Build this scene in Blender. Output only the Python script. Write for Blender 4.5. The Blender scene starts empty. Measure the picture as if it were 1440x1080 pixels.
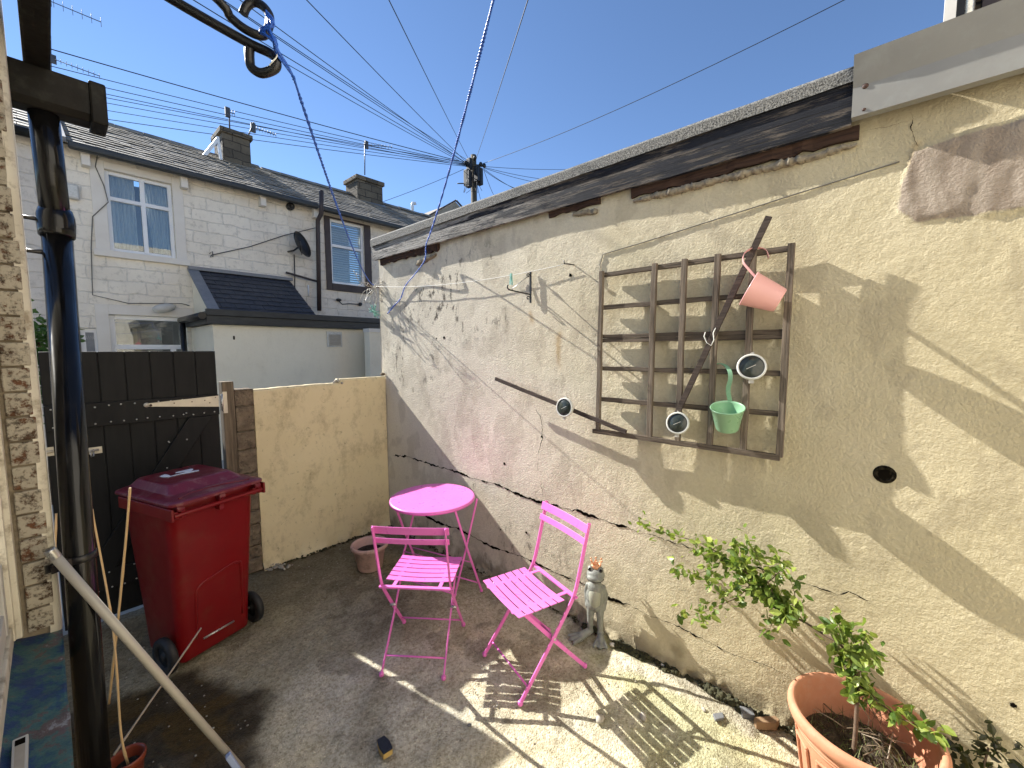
import bpy, bmesh, math, random
import numpy as np
from mathutils import Vector, Matrix

random.seed(7)
rng = np.random.default_rng(11)
C = bpy.context.scene.collection
S = bpy.context.scene
R = math.radians

# ------------------------------------------------------------------ camera
FPX, YAW, PITCH, ROLL, EYE = 583.5, R(48.04), R(4.704), R(-0.284), 1.75
_fw = Vector((math.sin(YAW)*math.cos(PITCH), math.cos(YAW)*math.cos(PITCH), -math.sin(PITCH)))
_r0 = Vector((math.cos(YAW), -math.sin(YAW), 0)); _u0 = _r0.cross(_fw)
_rt = _r0*math.cos(ROLL) + _u0*math.sin(ROLL)
_up = _u0*math.cos(ROLL) - _r0*math.sin(ROLL)
cam_d = bpy.data.cameras.new('camera'); cam = bpy.data.objects.new('camera', cam_d); C.objects.link(cam)
cam_d.sensor_width = 36; cam_d.lens = 36*FPX/1440; cam_d.clip_start = 0.02; cam_d.clip_end = 3000
M = Matrix((( _rt.x, _up.x, -_fw.x, 0), (_rt.y, _up.y, -_fw.y, 0), (_rt.z, _up.z, -_fw.z, EYE), (0, 0, 0, 1)))
cam.matrix_world = M
S.camera = cam

# ------------------------------------------------------------------ sky, sun, exposure
SUN = Vector((0.176, -1.0, -0.70)).normalized()          # the way the light travels
SUN_EL = math.asin(-SUN.z); SUN_AZ = math.atan2(-SUN.x, -SUN.y)
w = bpy.data.worlds.new('World'); S.world = w; w.use_nodes = True
nt = w.node_tree; bg = nt.nodes['Background']
sky = nt.nodes.new('ShaderNodeTexSky'); sky.sky_type = 'NISHITA'; sky.sun_disc = False
sky.sun_elevation = SUN_EL; sky.sun_rotation = SUN_AZ % (2*math.pi)
sky.altitude = 120; sky.air_density = 0.75; sky.dust_density = 0.0; sky.ozone_density = 4.0
nt.links.new(sky.outputs[0], bg.inputs[0]); bg.inputs[1].default_value = 0.097
ld = bpy.data.lights.new('sun', 'SUN'); ld.energy = 5.0; ld.angle = R(0.45); ld.color = (1.0, 0.965, 0.90)
sun = bpy.data.objects.new('sun', ld); C.objects.link(sun)
sun.rotation_euler = SUN.to_track_quat('-Z', 'Y').to_euler(); sun.location = (-2, 12, 12)
S.view_settings.view_transform = 'Standard'; S.view_settings.look = 'None'
S.view_settings.gamma = 1.0; S.view_settings.exposure = 1.17

# ------------------------------------------------------------------ geometry helpers
def ray(x, y): return _fw + _rt*((x-720)/FPX) - _up*((y-540)/FPX)
EYEP = Vector((0, 0, EYE))
def at(x, y, ax, val):
    d = ray(x, y); i = 'xyz'.index(ax); return EYEP + d*((val-EYEP[i])/d[i])
def far(x, y, depth): return EYEP + ray(x, y)*depth

WORLD = {}
def wloc(o):
    return WORLD.get(o.name, Vector((0, 0, 0)))
def tag(o, label, cat, group=None, kind=None):
    if label: o['label'] = label
    if cat: o['category'] = cat
    if group: o['group'] = group
    if kind: o['kind'] = kind
    return o
def thing(name, label, cat, loc=(0, 0, 0), group=None):
    o = bpy.data.objects.new(name, None); C.objects.link(o); o.empty_display_size = 0.1
    o.location = loc; WORLD[o.name] = Vector(loc)
    return tag(o, label, cat, group)

def frame(a, b, up=(0, 0, 1)):
    d = (Vector(b)-Vector(a)); L = d.length; d = d/L if L else Vector((0, 0, 1))
    u = Vector(up)
    if abs(d.dot(u)) > 0.98: u = Vector((1, 0, 0)) if abs(d.x) < .9 else Vector((0, 1, 0))
    s = d.cross(u).normalized(); t = s.cross(d).normalized()
    return d, s, t, L

class MB:
    def __init__(self): self.v = []; self.f = []; self.m = []; self.s = []
    def face(self, idx, mi=0, sm=False): self.f.append(tuple(idx)); self.m.append(mi); self.s.append(sm)
    def hexa(self, p, mi=0):
        b = len(self.v); self.v += [Vector(q) for q in p]
        for q in ((0,3,2,1),(4,5,6,7),(0,1,5,4),(1,2,6,5),(2,3,7,6),(3,0,4,7)): self.face([b+i for i in q], mi)
        return self
    def box(self, lo, hi, mi=0, mat=None):
        x0,y0,z0 = lo; x1,y1,z1 = hi
        p = [Vector(q) for q in ((x0,y0,z0),(x1,y0,z0),(x1,y1,z0),(x0,y1,z0),(x0,y0,z1),(x1,y0,z1),(x1,y1,z1),(x0,y1,z1))]
        if mat is not None: p = [mat @ q for q in p]
        return self.hexa(p, mi)
    def bar(self, a, b, wd, th, up=(0,0,1), mi=0):
        d, s, t, L = frame(a, b, up); a = Vector(a); b = Vector(b); s = s*wd/2; t = t*th/2
        return self.hexa([a-s-t, a+s-t, b+s-t, b-s-t, a-s+t, a+s+t, b+s+t, b-s+t], mi)
    def strip(self, pts, wd, th, side, mi=0):
        # a flat bar bent along pts: `side` is the direction of its width
        pts = [Vector(p) for p in pts]; sd = Vector(side).normalized(); b = len(self.v)
        for i, p in enumerate(pts):
            d = (pts[min(i+1, len(pts)-1)]-pts[max(i-1, 0)]).normalized(); n = d.cross(sd).normalized()
            for q in ((-1,-1),(1,-1),(1,1),(-1,1)): self.v.append(p+sd*(wd/2*q[0])+n*(th/2*q[1]))
        for i in range(len(pts)-1):
            for k in range(4):
                a0 = b+4*i+k; a1 = b+4*i+(k+1) % 4; self.face((a0, a1, a1+4, a0+4), mi)
        self.face([b+3, b+2, b+1, b], mi); e = b+4*(len(pts)-1); self.face([e, e+1, e+2, e+3], mi)
        return self
    def tube(self, pts, r, n=8, mi=0, caps=True):
        pts = [Vector(p) for p in pts]; rs = r if isinstance(r, (list, tuple)) else [r]*len(pts)
        b = len(self.v); prev = None
        for i, p in enumerate(pts):
            d = (pts[min(i+1, len(pts)-1)]-pts[max(i-1, 0)])
            d = d.normalized() if d.length else Vector((0, 0, 1))
            if prev is None:
                u = Vector((0,0,1)) if abs(d.z) < .9 else Vector((1,0,0)); s = d.cross(u).normalized()
            else:
                s = prev-d*prev.dot(d); s = s.normalized() if s.length > 1e-6 else d.orthogonal().normalized()
            prev = s; t = d.cross(s)
            for k in range(n):
                an = 2*math.pi*k/n; self.v.append(p+(s*math.cos(an)+t*math.sin(an))*rs[i])
        for i in range(len(pts)-1):
            for k in range(n):
                a0 = b+n*i+k; a1 = b+n*i+(k+1) % n; self.face((a0, a1, a1+n, a0+n), mi, True)
        if caps:
            self.face([b+k for k in range(n)][::-1], mi); e = b+n*(len(pts)-1); self.face([e+k for k in range(n)], mi)
        return self
    def lathe(self, prof, n=32, mi=0, mat=None, closed=False):
        b = len(self.v); L = len(prof)
        for (r, z) in prof:
            for k in range(n):
                an = 2*math.pi*k/n; p = Vector((r*math.cos(an), r*math.sin(an), z)); self.v.append(mat @ p if mat is not None else p)
        for i in range(L if closed else L-1):
            j = (i+1) % L
            for k in range(n): self.face((b+i*n+k, b+i*n+(k+1) % n, b+j*n+(k+1) % n, b+j*n+k), mi, True)
        if not closed:
            if prof[0][0] > 1e-5: self.face([b+k for k in range(n)][::-1], mi)
            if prof[-1][0] > 1e-5: self.face([b+(L-1)*n+k for k in range(n)], mi)
        return self
    def prism(self, poly, off, mi=0):
        poly = [Vector(p) for p in poly]; off = Vector(off); b = len(self.v); n = len(poly)
        self.v += poly+[p+off for p in poly]
        self.face(list(range(b, b+n))[::-1], mi); self.face(range(b+n, b+2*n), mi)
        for i in range(n): j = (i+1) % n; self.face((b+i, b+j, b+n+j, b+n+i), mi)
        return self
    def ball(self, c, r, n=12, mi=0, mat=None):
        rx, ry, rz = r if isinstance(r, (tuple, list)) else (r, r, r); b = len(self.v); c = Vector(c); m = n//2
        for i in range(m+1):
            th = math.pi*i/m
            for k in range(n):
                an = 2*math.pi*k/n; p = Vector((rx*math.sin(th)*math.cos(an), ry*math.sin(th)*math.sin(an), rz*math.cos(th)))
                self.v.append(c+(mat @ p if mat is not None else p))
        for i in range(m):
            for k in range(n): self.face((b+i*n+k, b+(i+1)*n+k, b+(i+1)*n+(k+1) % n, b+i*n+(k+1) % n), mi, True)
        return self
    def quad(self, a, b_, c, d, mi=0):
        b = len(self.v); self.v += [Vector(p) for p in (a, b_, c, d)]; self.face((b, b+1, b+2, b+3), mi); return self
    def build(self, name, mats, parent=None, origin=None, bevel=0, seg=2, smooth=None):
        org = Vector(origin) if origin is not None else (wloc(parent) if parent else Vector((0,0,0)))
        me = bpy.data.meshes.new(name); me.from_pydata([tuple(p-org) for p in self.v], [], self.f)
        for mm in (mats if isinstance(mats, (list, tuple)) else [mats]): me.materials.append(mm)
        me.polygons.foreach_set('material_index', self.m)
        me.polygons.foreach_set('use_smooth', self.s if smooth is None else [smooth]*len(self.f))
        bm = bmesh.new(); bm.from_mesh(me); bmesh.ops.recalc_face_normals(bm, faces=bm.faces); bm.to_mesh(me); bm.free()
        me.update()
        o = bpy.data.objects.new(name, me); C.objects.link(o)
        if parent:
            o.parent = parent; o.location = org-wloc(parent); WORLD[o.name] = org
        else:
            o.location = org; WORLD[o.name] = org
        if bevel:
            md = o.modifiers.new('bevel', 'BEVEL'); md.width = bevel; md.segments = seg; md.limit_method = 'ANGLE'; md.angle_limit = R(40)
        return o

def copy_tree(o, parent=None):
    c = o.copy(); C.objects.link(c)
    if parent: c.parent = parent
    for ch in list(o.children): copy_tree(ch, c)
    return c

# ------------------------------------------------------------------ noise (numpy)
def _h(ix, iy, s):
    n = (ix.astype(np.int64)*374761393 + iy.astype(np.int64)*668265263 + s*974634777) & 0x7fffffff
    n = ((n ^ (n >> 13))*1274126177) & 0x7fffffff
    return ((n ^ (n >> 16)) & 0xffff)/65535.0
def vn(x, y, s=0):
    x0 = np.floor(x); y0 = np.floor(y); fx = x-x0; fy = y-y0; fx = fx*fx*fx*(fx*(fx*6-15)+10); fy = fy*fy*fy*(fy*(fy*6-15)+10)
    a = _h(x0, y0, s); b = _h(x0+1, y0, s); c = _h(x0, y0+1, s); d = _h(x0+1, y0+1, s)
    return (a*(1-fx)+b*fx)*(1-fy)+(c*(1-fx)+d*fx)*fy
def fbm(x, y, sc, oc=4, s=0, g=0.5):
    x = np.asarray(x, float)*sc; y = np.asarray(y, float)*sc; t = 0; a = 1; n = 0
    for i in range(oc):
        ca, sa = math.cos(.5+i), math.sin(.5+i)
        t = t+a*vn(x*ca-y*sa+i*17.3, x*sa+y*ca-i*9.1, s+i); n += a; a *= g; x = x*2.03; y = y*2.03
    return t/n
def sst(a, b, x): t = np.clip((x-a)/(b-a), 0, 1); return t*t*(3-2*t)
def polydist(px, py, poly):
    """signed distance to a polygon, negative inside"""
    d = np.full(px.shape, 1e9); ins = np.zeros(px.shape, bool); n = len(poly)
    for i in range(n):
        ax, ay = poly[i]; bx, by = poly[(i+1) % n]; ex, ey = bx-ax, by-ay
        t = np.clip(((px-ax)*ex+(py-ay)*ey)/(ex*ex+ey*ey+1e-12), 0, 1)
        d = np.minimum(d, np.hypot(px-ax-t*ex, py-ay-t*ey))
        if ay != by:
            c = ((ay > py) != (by > py)) & (px < (bx-ax)*(py-ay)/(by-ay)+ax); ins ^= c
    return np.where(ins, -d, d)
def gauss(px, py, cx, cy, rx, ry=None): ry = ry or rx; return np.exp(-((px-cx)/rx)**2-((py-cy)/ry)**2)

def grid_mesh(name, P, mats, col=None, attrs=None, parent=None, smooth=True):
    """P: (n,m,3) array of points"""
    n, m = P.shape[:2]; me = bpy.data.meshes.new(name)
    org = wloc(parent) if parent else Vector((0,0,0))
    me.vertices.add(n*m); me.vertices.foreach_set('co', (P-np.array(org)).reshape(-1).astype(np.float32))
    i = np.arange(n*m).reshape(n, m); q = np.stack([i[:-1,:-1], i[1:,:-1], i[1:,1:], i[:-1,1:]], -1).reshape(-1, 4)
    me.loops.add(q.size); me.loops.foreach_set('vertex_index', q.reshape(-1).astype(np.int32))
    me.polygons.add(len(q)); me.polygons.foreach_set('loop_start', np.arange(0, q.size, 4, dtype=np.int32))
    me.polygons.foreach_set('use_smooth', [smooth]*len(q))
    me.update(calc_edges=True); me.validate()
    if col is not None:
        a = me.color_attributes.new('Col', 'FLOAT_COLOR', 'POINT')
        a.data.foreach_set('color', np.concatenate([col.reshape(-1, 3), np.ones((n*m, 1))], 1).reshape(-1).astype(np.float32))
    for k, vv in (attrs or {}).items():
        a = me.attributes.new(k, 'FLOAT', 'POINT'); a.data.foreach_set('value', vv.reshape(-1).astype(np.float32))
    me.materials.append(mats)
    o = bpy.data.objects.new(name, me); C.objects.link(o)
    if parent: o.parent = parent; WORLD[o.name] = org
    return o

# ------------------------------------------------------------------ materials
class NT:
    def __init__(self, name):
        self.m = bpy.data.materials.new(name); self.m.use_nodes = True; self.t = self.m.node_tree
        self.b = self.t.nodes['Principled BSDF']; self.co = self.t.nodes.new('ShaderNodeTexCoord')
    def n(self, ty, **kw):
        nd = self.t.nodes.new('ShaderNode'+ty)
        for k, vv in kw.items():
            if k in nd.inputs: self.set(nd.inputs[k], vv)
            else: setattr(nd, k, vv)
        return nd
    def set(self, sock, v):
        if isinstance(v, bpy.types.NodeSocket): self.t.links.new(v, sock)
        elif isinstance(v, (tuple, list)) and len(v) == 3 and sock.type == 'RGBA': sock.default_value = (*v, 1)
        else: sock.default_value = v
    def coord(self, scale=(1, 1, 1), rot=(0, 0, 0)):
        mp = self.n('Mapping'); self.set(mp.inputs['Vector'], self.co.outputs['Object']); mp.inputs['Scale'].default_value = scale; mp.inputs['Rotation'].default_value = rot
        return mp.outputs[0]
    def noise(self, scale, detail=4, rough=.55, vec=None, dist=0):
        nd = self.n('TexNoise', Scale=scale, Detail=detail, Roughness=rough, Distortion=dist); self.set(nd.inputs['Vector'], vec or self.co.outputs['Object']); return nd.outputs[0]
    def voro(self, scale, vec=None, feat='F1'):
        nd = self.n('TexVoronoi', feature=feat, Scale=scale); self.set(nd.inputs['Vector'], vec or self.co.outputs['Object']); return nd
    def ramp(self, fac, stops):
        nd = self.n('ValToRGB'); self.set(nd.inputs[0], fac); el = nd.color_ramp.elements
        while len(el) < len(stops): el.new(0.5)
        for e, (p, c) in zip(el, stops): e.position = p; e.color = (*c, 1) if len(c) == 3 else c
        return nd.outputs[0]
    def mix(self, fac, a, b, blend='MIX'):
        nd = self.n('Mix', data_type='RGBA', blend_type=blend)
        self.set(nd.inputs['Factor'], fac); self.set(nd.inputs[6], a); self.set(nd.inputs[7], b); return nd.outputs[2]
    def math(self, op, a, b=0.0, c=0.0, clamp=False):
        nd = self.n('Math', operation=op, use_clamp=clamp); self.set(nd.inputs[0], a); self.set(nd.inputs[1], b); self.set(nd.inputs[2], c); return nd.outputs[0]
    def mr(self, v, a, b, c=0.0, d=1.0):
        nd = self.n('MapRange'); self.set(nd.inputs['Value'], v)
        for k, x in zip(('From Min','From Max','To Min','To Max'), (a, b, c, d)): nd.inputs[k].default_value = x
        return nd.outputs[0]
    def attr(self, name): nd = self.n('Attribute'); nd.attribute_name = name; return nd
    def bump(self, h, strength=.5, dist=.01, normal=None):
        nd = self.n('Bump', Strength=strength, Distance=dist); self.set(nd.inputs['Height'], h)
        if normal: self.set(nd.inputs['Normal'], normal)
        return nd.outputs[0]
    def out(self, col=None, rough=None, normal=None, metal=None, spec=None):
        if col is not None: self.set(self.b.inputs['Base Color'], col)
        if rough is not None: self.set(self.b.inputs['Roughness'], rough)
        if normal is not None: self.set(self.b.inputs['Normal'], normal)
        if metal is not None: self.set(self.b.inputs['Metallic'], metal)
        if spec is not None: self.set(self.b.inputs['Specular IOR Level'], spec)
        return self.m

def pm(name, c1, c2=None, scale=8, rough=.7, bump=.3, bscale=60, bdist=.004, metal=0, spec=.5, stretch=(1,1,1), dirt=None, dirt_amt=.5):
    t = NT(name); c2 = c2 or tuple(x*.75 for x in c1); v = t.coord(stretch)
    f = t.noise(scale, 5, .6, v); col = t.mix(t.mr(f, .3, .7), c1, c2)
    if dirt: col = t.mix(t.math('MULTIPLY', t.mr(t.noise(scale*2.7, 6, .7, v), .52, .68), dirt_amt), col, dirt)
    r = t.mr(t.noise(scale*3, 3, .5, v), .3, .7, max(0, rough-.08), min(1, rough+.08))
    return t.out(col, r, t.bump(t.noise(bscale, 4, .6, v), bump, bdist) if bump else None, metal, spec)

def wood(name, dark, light, axis, scale=6, rough=.85, flake=None, flake_at=(.5, .6), bump=.7, cross=14):
    t = NT(name); st = [cross]*3; st['xyz'.index(axis)] = .55; v = t.coord(st)
    g = t.noise(scale, 7, .7, v, .0); col = t.mix(t.mr(g, .35, .68), dark, light)
    h = g
    if flake:
        st2 = [cross*.6]*3; st2['xyz'.index(axis)] = .9
        k = t.mr(t.noise(scale*.9, 7, .75, t.coord(st2)), *flake_at); col = t.mix(k, col, flake); h = t.math('ADD', g, t.math('MULTIPLY', k, .25))
    return t.out(col, rough, t.bump(h, bump, .004), None, .3)

MT = {}
MT['pink'] = pm('pink_paint', (.78, .185, .55), (.74, .165, .51), 10, .33, .04, 300, .0008)
MT['bin'] = pm('red_plastic', (.20, .0055, .0075), (.155, .005, .007), 3, .36, .12, 500, .0006, spec=.35, dirt=(.16, .05, .03), dirt_amt=.35)
MT['binlid'] = pm('faded_red_plastic', (.165, .008, .018), (.125, .008, .015), 6, .36, .12, 400, .0006, dirt=(.30, .17, .15), dirt_amt=.5)
MT['rubber'] = pm('black_rubber', (.012, .012, .013), (.02, .02, .02), 20, .6, .2, 200, .001)
MT['blackpipe'] = pm('black_gloss_paint', (.004, .004, .0045), (.007, .007, .0075), 5, .15, .03, 14, .002, spec=.35, dirt=(.05, .045, .035), dirt_amt=.12)
MT['iron'] = pm('black_iron', (.008, .008, .009), (.016, .014, .013), 30, .35, .3, 150, .001)
MT['gutter'] = pm('grimy_gutter', (.010, .009, .008), (.018, .016, .013), 7, .5, .3, 60, .003, spec=.15, dirt=(.06, .065, .05), dirt_amt=.3)
MT['gate'] = pm('charcoal_gate_paint', (.013, .0133, .014), (.019, .0193, .0195), 4, .5, .25, 45, .002, spec=.12, stretch=(6, 6, 1))
MT['zinc'] = pm('zinc_plate', (.62, .57, .46), (.48, .44, .36), 12, .45, .15, 80, .001, .35)
MT['steel'] = pm('steel', (.60, .60, .58), (.45, .45, .44), 25, .3, .1, 90, .001, .8)
MT['upvc'] = pm('white_window_plastic', (.80, .81, .82), (.74, .75, .76), 5, .35, .03, 50, .001)
MT['oldwhite'] = pm('old_cream_gloss', (.68, .64, .53), (.58, .53, .42), 6, .45, .25, 40, .002, dirt=(.20, .15, .09), dirt_amt=.75)
MT['terracotta'] = pm('terracotta', (.56, .255, .145), (.46, .20, .11), 9, .75, .35, 120, .0015, dirt=(.52, .36, .26), dirt_amt=.35)
MT['pinkpot'] = pm('pink_plastic_pot', (.62, .42, .37), (.54, .35, .30), 7, .6, .15, 80, .001, dirt=(.16, .12, .08), dirt_amt=.5)
MT['brownpot'] = pm('brown_plastic_pot', (.24, .050, .022), (.18, .038, .018), 7, .4, .1, 80, .001)
MT['soil'] = pm('dark_soil', (.018, .012, .008), (.05, .035, .022), 40, .95, 1.0, 60, .02)
MT['soil2'] = pm('dry_soil', (.10, .075, .045), (.045, .032, .02), 30, .95, 1.0, 50, .02)
MT['frog'] = pm('grey_stone_glaze', (.27, .28, .24), (.18, .19, .17), 14, .5, .3, 90, .002, dirt=(.07, .08, .08), dirt_amt=.5)
MT['frogbelly'] = pm('pale_stone_glaze', (.36, .37, .29), (.28, .29, .23), 14, .5, .25, 90, .002)
MT['crown'] = pm('copper_crown', (.62, .24, .10), (.70, .42, .26), 60, .4, .2, 120, .001, .2)
MT['potpink'] = pm('pale_pink_enamel', (.74, .39, .37), (.71, .37, .35), 6, .35, .03, 100, .0006)
MT['potgreen'] = pm('pale_green_enamel', (.24, .43, .26), (.22, .40, .24), 6, .3, .03, 100, .0006)
MT['lightwhite'] = pm('white_plastic', (.66, .66, .62), (.55, .55, .50), 30, .45, .1, 100, .001, dirt=(.30, .26, .18), dirt_amt=.4)
MT['panel'] = pm('solar_panel', (.022, .030, .026), (.05, .055, .045), 60, .18, .05, 200, .0005)
MT['cane'] = pm('bamboo', (.68, .48, .25), (.56, .37, .17), 14, .55, .2, 60, .001, stretch=(6, 6, 1))
MT['greycane'] = pm('weathered_cane', (.40, .33, .25), (.30, .24, .17), 14, .7, .2, 60, .001)
MT['handle'] = pm('dull_aluminium', (.52, .49, .43), (.46, .43, .37), 9, .45, .1, 60, .001, .1)
MT['mopblue'] = pm('pale_blue_plastic', (.34, .42, .64), (.30, .38, .60), 6, .4, .05, 90, .001)
MT['ropeblue'] = pm('blue_nylon_rope', (.016, .085, .46), (.03, .14, .62), 300, .4, .6, 350, .002)
MT['line'] = pm('white_washing_line', (.78, .78, .72), (.65, .65, .6), 200, .5, .3, 300, .001)
MT['twine'] = pm('pale_twine', (.55, .52, .45), (.35, .32, .26), 90, .7, .3, 200, .001)
MT['mint'] = pm('mint_plastic', (.25, .55, .47), (.22, .50, .43), 9, .45, .1, 80, .001)
MT['wire'] = pm('black_cable', (.012, .012, .014), None, 9, .6, 0)
MT['cablegrey'] = pm('grey_cable', (.13, .12, .10), None, 9, .7, 0)
MT['aerial'] = pm('grey_metal', (.10, .10, .11), (.06, .06, .06), 9, .5, 0, metal=.4)
MT['pole'] = pm('tarred_timber', (.055, .045, .035), (.11, .095, .06), 9, .85, .5, 30, .005, stretch=(4, 4, .4))
MT['slate'] = pm('blue_slate', (.030, .034, .045), (.055, .058, .068), 5, .62, .5, 40, .006)
MT['oldslate'] = pm('weathered_slate', (.33, .285, .22), (.19, .165, .13), 4, .75, .8, 22, .012, dirt=(.46, .41, .31), dirt_amt=.5)
MT['lead'] = pm('lead_sheet', (.16, .17, .19), (.22, .23, .24), 8, .5, .3, 25, .004)
MT['flatroof'] = pm('roof_fascia_dark', (.020, .022, .022), (.04, .043, .042), 6, .5, .4, 30, .004, stretch=(1, 4, 4))
MT['darktrim'] = pm('brown_window_surround', (.040, .028, .026), (.055, .040, .036), 4, .6, .2, 50, .002)
MT['chimney'] = None
MT['metalfascia'] = pm('grey_metal_fascia', (.30, .29, .26), (.24, .235, .215), 2.2, .5, .12, 6, .006, .15, dirt=(.34, .35, .32), dirt_amt=.4)
MT['rust'] = pm('rusty_screw', (.07, .03, .02), (.04, .02, .012), 90, .7, .3, 200, .001)
MT['postwood'] = wood('old_gatepost_timber', (.075, .055, .038), (.24, .19, .13), 'z', 5)
MT['trellis_h'] = wood('grey_trellis_timber', (.040, .030, .021), (.19, .15, .11), 'y', 8)
MT['trellis_v'] = wood('grey_trellis_upright', (.050, .039, .028), (.25, .20, .15), 'z', 8)
MT['slat'] = wood('dark_slat_timber', (.030, .022, .018), (.10, .075, .06), 'y', 8)
MT['rotten'] = wood('rotten_batten', (.020, .011, .008), (.085, .045, .028), 'y', 7)
MT['stone'] = pm('pebble', (.42, .39, .33), (.32, .29, .24), 12, .8, .3, 60, .003)
MT['whitestone'] = pm('white_pebble', (.72, .69, .62), (.60, .57, .5), 12, .8, .3, 60, .003)
MT['greyslab'] = pm('slate_shard', (.17, .175, .18), (.12, .125, .13), 12, .8, .4, 40, .004)
MT['brickbit'] = pm('broken_brick', (.30, .20, .11), (.22, .13, .07), 12, .9, .6, 50, .006)
MT['sponge'] = pm('yellow_sponge', (.52, .36, .12), (.44, .30, .10), 60, .95, .8, 160, .003)
MT['scourer'] = pm('dark_blue_scourer', (.010, .016, .032), (.016, .024, .045), 90, .9, .8, 200, .003)
MT['curtain'] = pm('pale_curtain', (.62, .60, .58), (.54, .52, .50), 12, .9, .2, 40, .002)
MT['blind'] = pm('window_blind', (.50, .47, .40), (.44, .41, .35), 12, .8, .1, 40, .002)
MT['room'] = pm('dark_interior', (.030, .032, .038), (.02, .022, .028), 3, .9, 0)
MT['whitepaint'] = pm('white_paint', (.80, .80, .80), (.72, .72, .72), 40, .6, .2, 100, .001)
MT['cream_box'] = pm('cream_plastic', (.55, .54, .50), (.48, .47, .43), 9, .5, .1, 50, .001)
MT['bark'] = pm('shrub_bark', (.18, .12, .075), (.09, .06, .04), 40, .85, .6, 120, .002)
MT['grass'] = pm('weed_green', (.10, .16, .035), (.17, .15, .06), 30, .7, 0)
MT['dead'] = pm('dry_leaf', (.17, .12, .07), (.09, .06, .035), 30, .85, 0)
MT['moss'] = pm('dark_moss', (.020, .022, .008), (.055, .050, .020), 25, .95, .8, 70, .01)
MT['nail'] = pm('nail_head', (.60, .60, .56), None, 30, .4, 0, metal=.3)

def leafmat(name, a, b, trans=.35):
    t = NT(name); info = t.n('ObjectInfo'); at_ = t.attr('tone')
    col = t.mix(at_.outputs['Fac'], a, b)
    t.out(col, .42, None, None, .5)
    tr = t.n('BsdfTranslucent'); t.set(tr.inputs[0], t.mix(.5, col, (.25, .42, .03), 'MIX'))
    mx = t.n('MixShader'); mx.inputs[0].default_value = trans
    t.t.links.new(t.b.outputs[0], mx.inputs[1]); t.t.links.new(tr.outputs[0], mx.inputs[2])
    t.t.links.new(mx.outputs[0], t.t.nodes['Material Output'].inputs[0]); return t.m
MT['leaf'] = leafmat('shrub_leaf', (.062, .120, .018), (.36, .42, .085))
MT['ivy'] = leafmat('dark_ivy_leaf', (.012, .013, .006), (.030, .028, .012), .15)
MT['bush'] = leafmat('bush_leaf', (.03, .08, .015), (.07, .14, .03))

def glassmat():
    t = NT('window_glass'); t.t.nodes.remove(t.b); fr = t.n('Fresnel', IOR=1.5); tr = t.n('BsdfTransparent'); gl = t.n('BsdfGlossy', Roughness=.01)
    tr.inputs[0].default_value = (.80, .86, .88, 1); mx = t.n('MixShader'); t.t.links.new(t.math('ADD', fr.outputs[0], .05), mx.inputs[0]); t.t.links.new(tr.outputs[0], mx.inputs[1]); t.t.links.new(gl.outputs[0], mx.inputs[2])
    t.t.links.new(mx.outputs[0], t.t.nodes['Material Output'].inputs[0]); return t.m
MT['glass'] = glassmat()

def stucco():
    t = NT('cream_render'); c = t.attr('Col').outputs['Color']; patch = t.attr('patch').outputs['Fac']; mould = t.attr('mould').outputs['Fac']
    col = t.mix(t.mr(t.noise(3.2, 6, .65), .35, .68, 0, .35), c, t.mix(.5, c, (.55, .52, .46), 'MULTIPLY'))
    col = t.mix(t.mr(t.noise(60, 4, .7), .35, .75, 0, .22), col, (.22, .18, .12))
    st = t.math('MULTIPLY', t.mr(t.noise(9, 7, .75, t.coord((1, 1, .55))), .51, .61), t.mr(mould, 0.05, 1.0))
    spots = t.math('MULTIPLY', t.mr(t.noise(13, 7, .74, t.coord((1, 1, .6))), .545, .59), t.mr(mould, .12, .7))
    col = t.mix(t.math('MULTIPLY', st, .45), col, (.16, .13, .10)); col = t.mix(t.math('MULTIPLY', spots, .85), col, (.045, .038, .034))
    pk = t.mr(t.math('ADD', patch, t.mr(t.noise(16, 6, .7), 0, 1, -.22, .22)), .42, .56)
    pc = t.mix(t.mr(t.noise(6, 6, .65, t.coord((1, 2.2, .7))), .35, .65), (.27, .215, .165), (.38, .32, .255))
    col = t.mix(pk, col, pc)
    h = t.math('ADD', t.math('MULTIPLY', t.noise(95, 4, .6), 1.0), t.math('MULTIPLY', t.noise(260, 3, .6), .35))
    return t.out(col, .92, t.bump(h, .95, .006), None, .06)
MT['stucco'] = stucco()

def painted_render(name, c1, c2, dirt, amt, lo=.5, hi=.72):
    t = NT(name); v = t.coord()
    col = t.mix(t.mr(t.noise(1.7, 5, .6), .3, .7), c1, c2)
    col = t.mix(t.math('MULTIPLY', t.mr(t.noise(4.5, 8, .78, t.coord((1, 1, .7))), lo, hi), amt), col, dirt)
    col = t.mix(t.math('MULTIPLY', t.mr(t.noise(28, 6, .7), .60, .68), amt*.8), col, tuple(x*.45 for x in dirt))
    return t.out(col, .9, t.bump(t.math('ADD', t.noise(30, 5, .65), t.math('MULTIPLY', t.noise(6, 3, .5), 1.5)), .5, .006), None, .15)
MT['backwall'] = painted_render('ochre_render', (.76, .66, .43), (.68, .58, .36), (.22, .17, .10), .6, .50, .70)
MT['extwall'] = painted_render('cream_render_clean', (.88, .81, .64), (.84, .765, .60), (.5, .43, .3), .22)
MT['roughstone'] = pm('rough_stone_pillar', (.26, .20, .135), (.12, .09, .06), 14, .95, 1.0, 30, .03, dirt=(.05, .04, .03), dirt_amt=.8)

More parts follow.
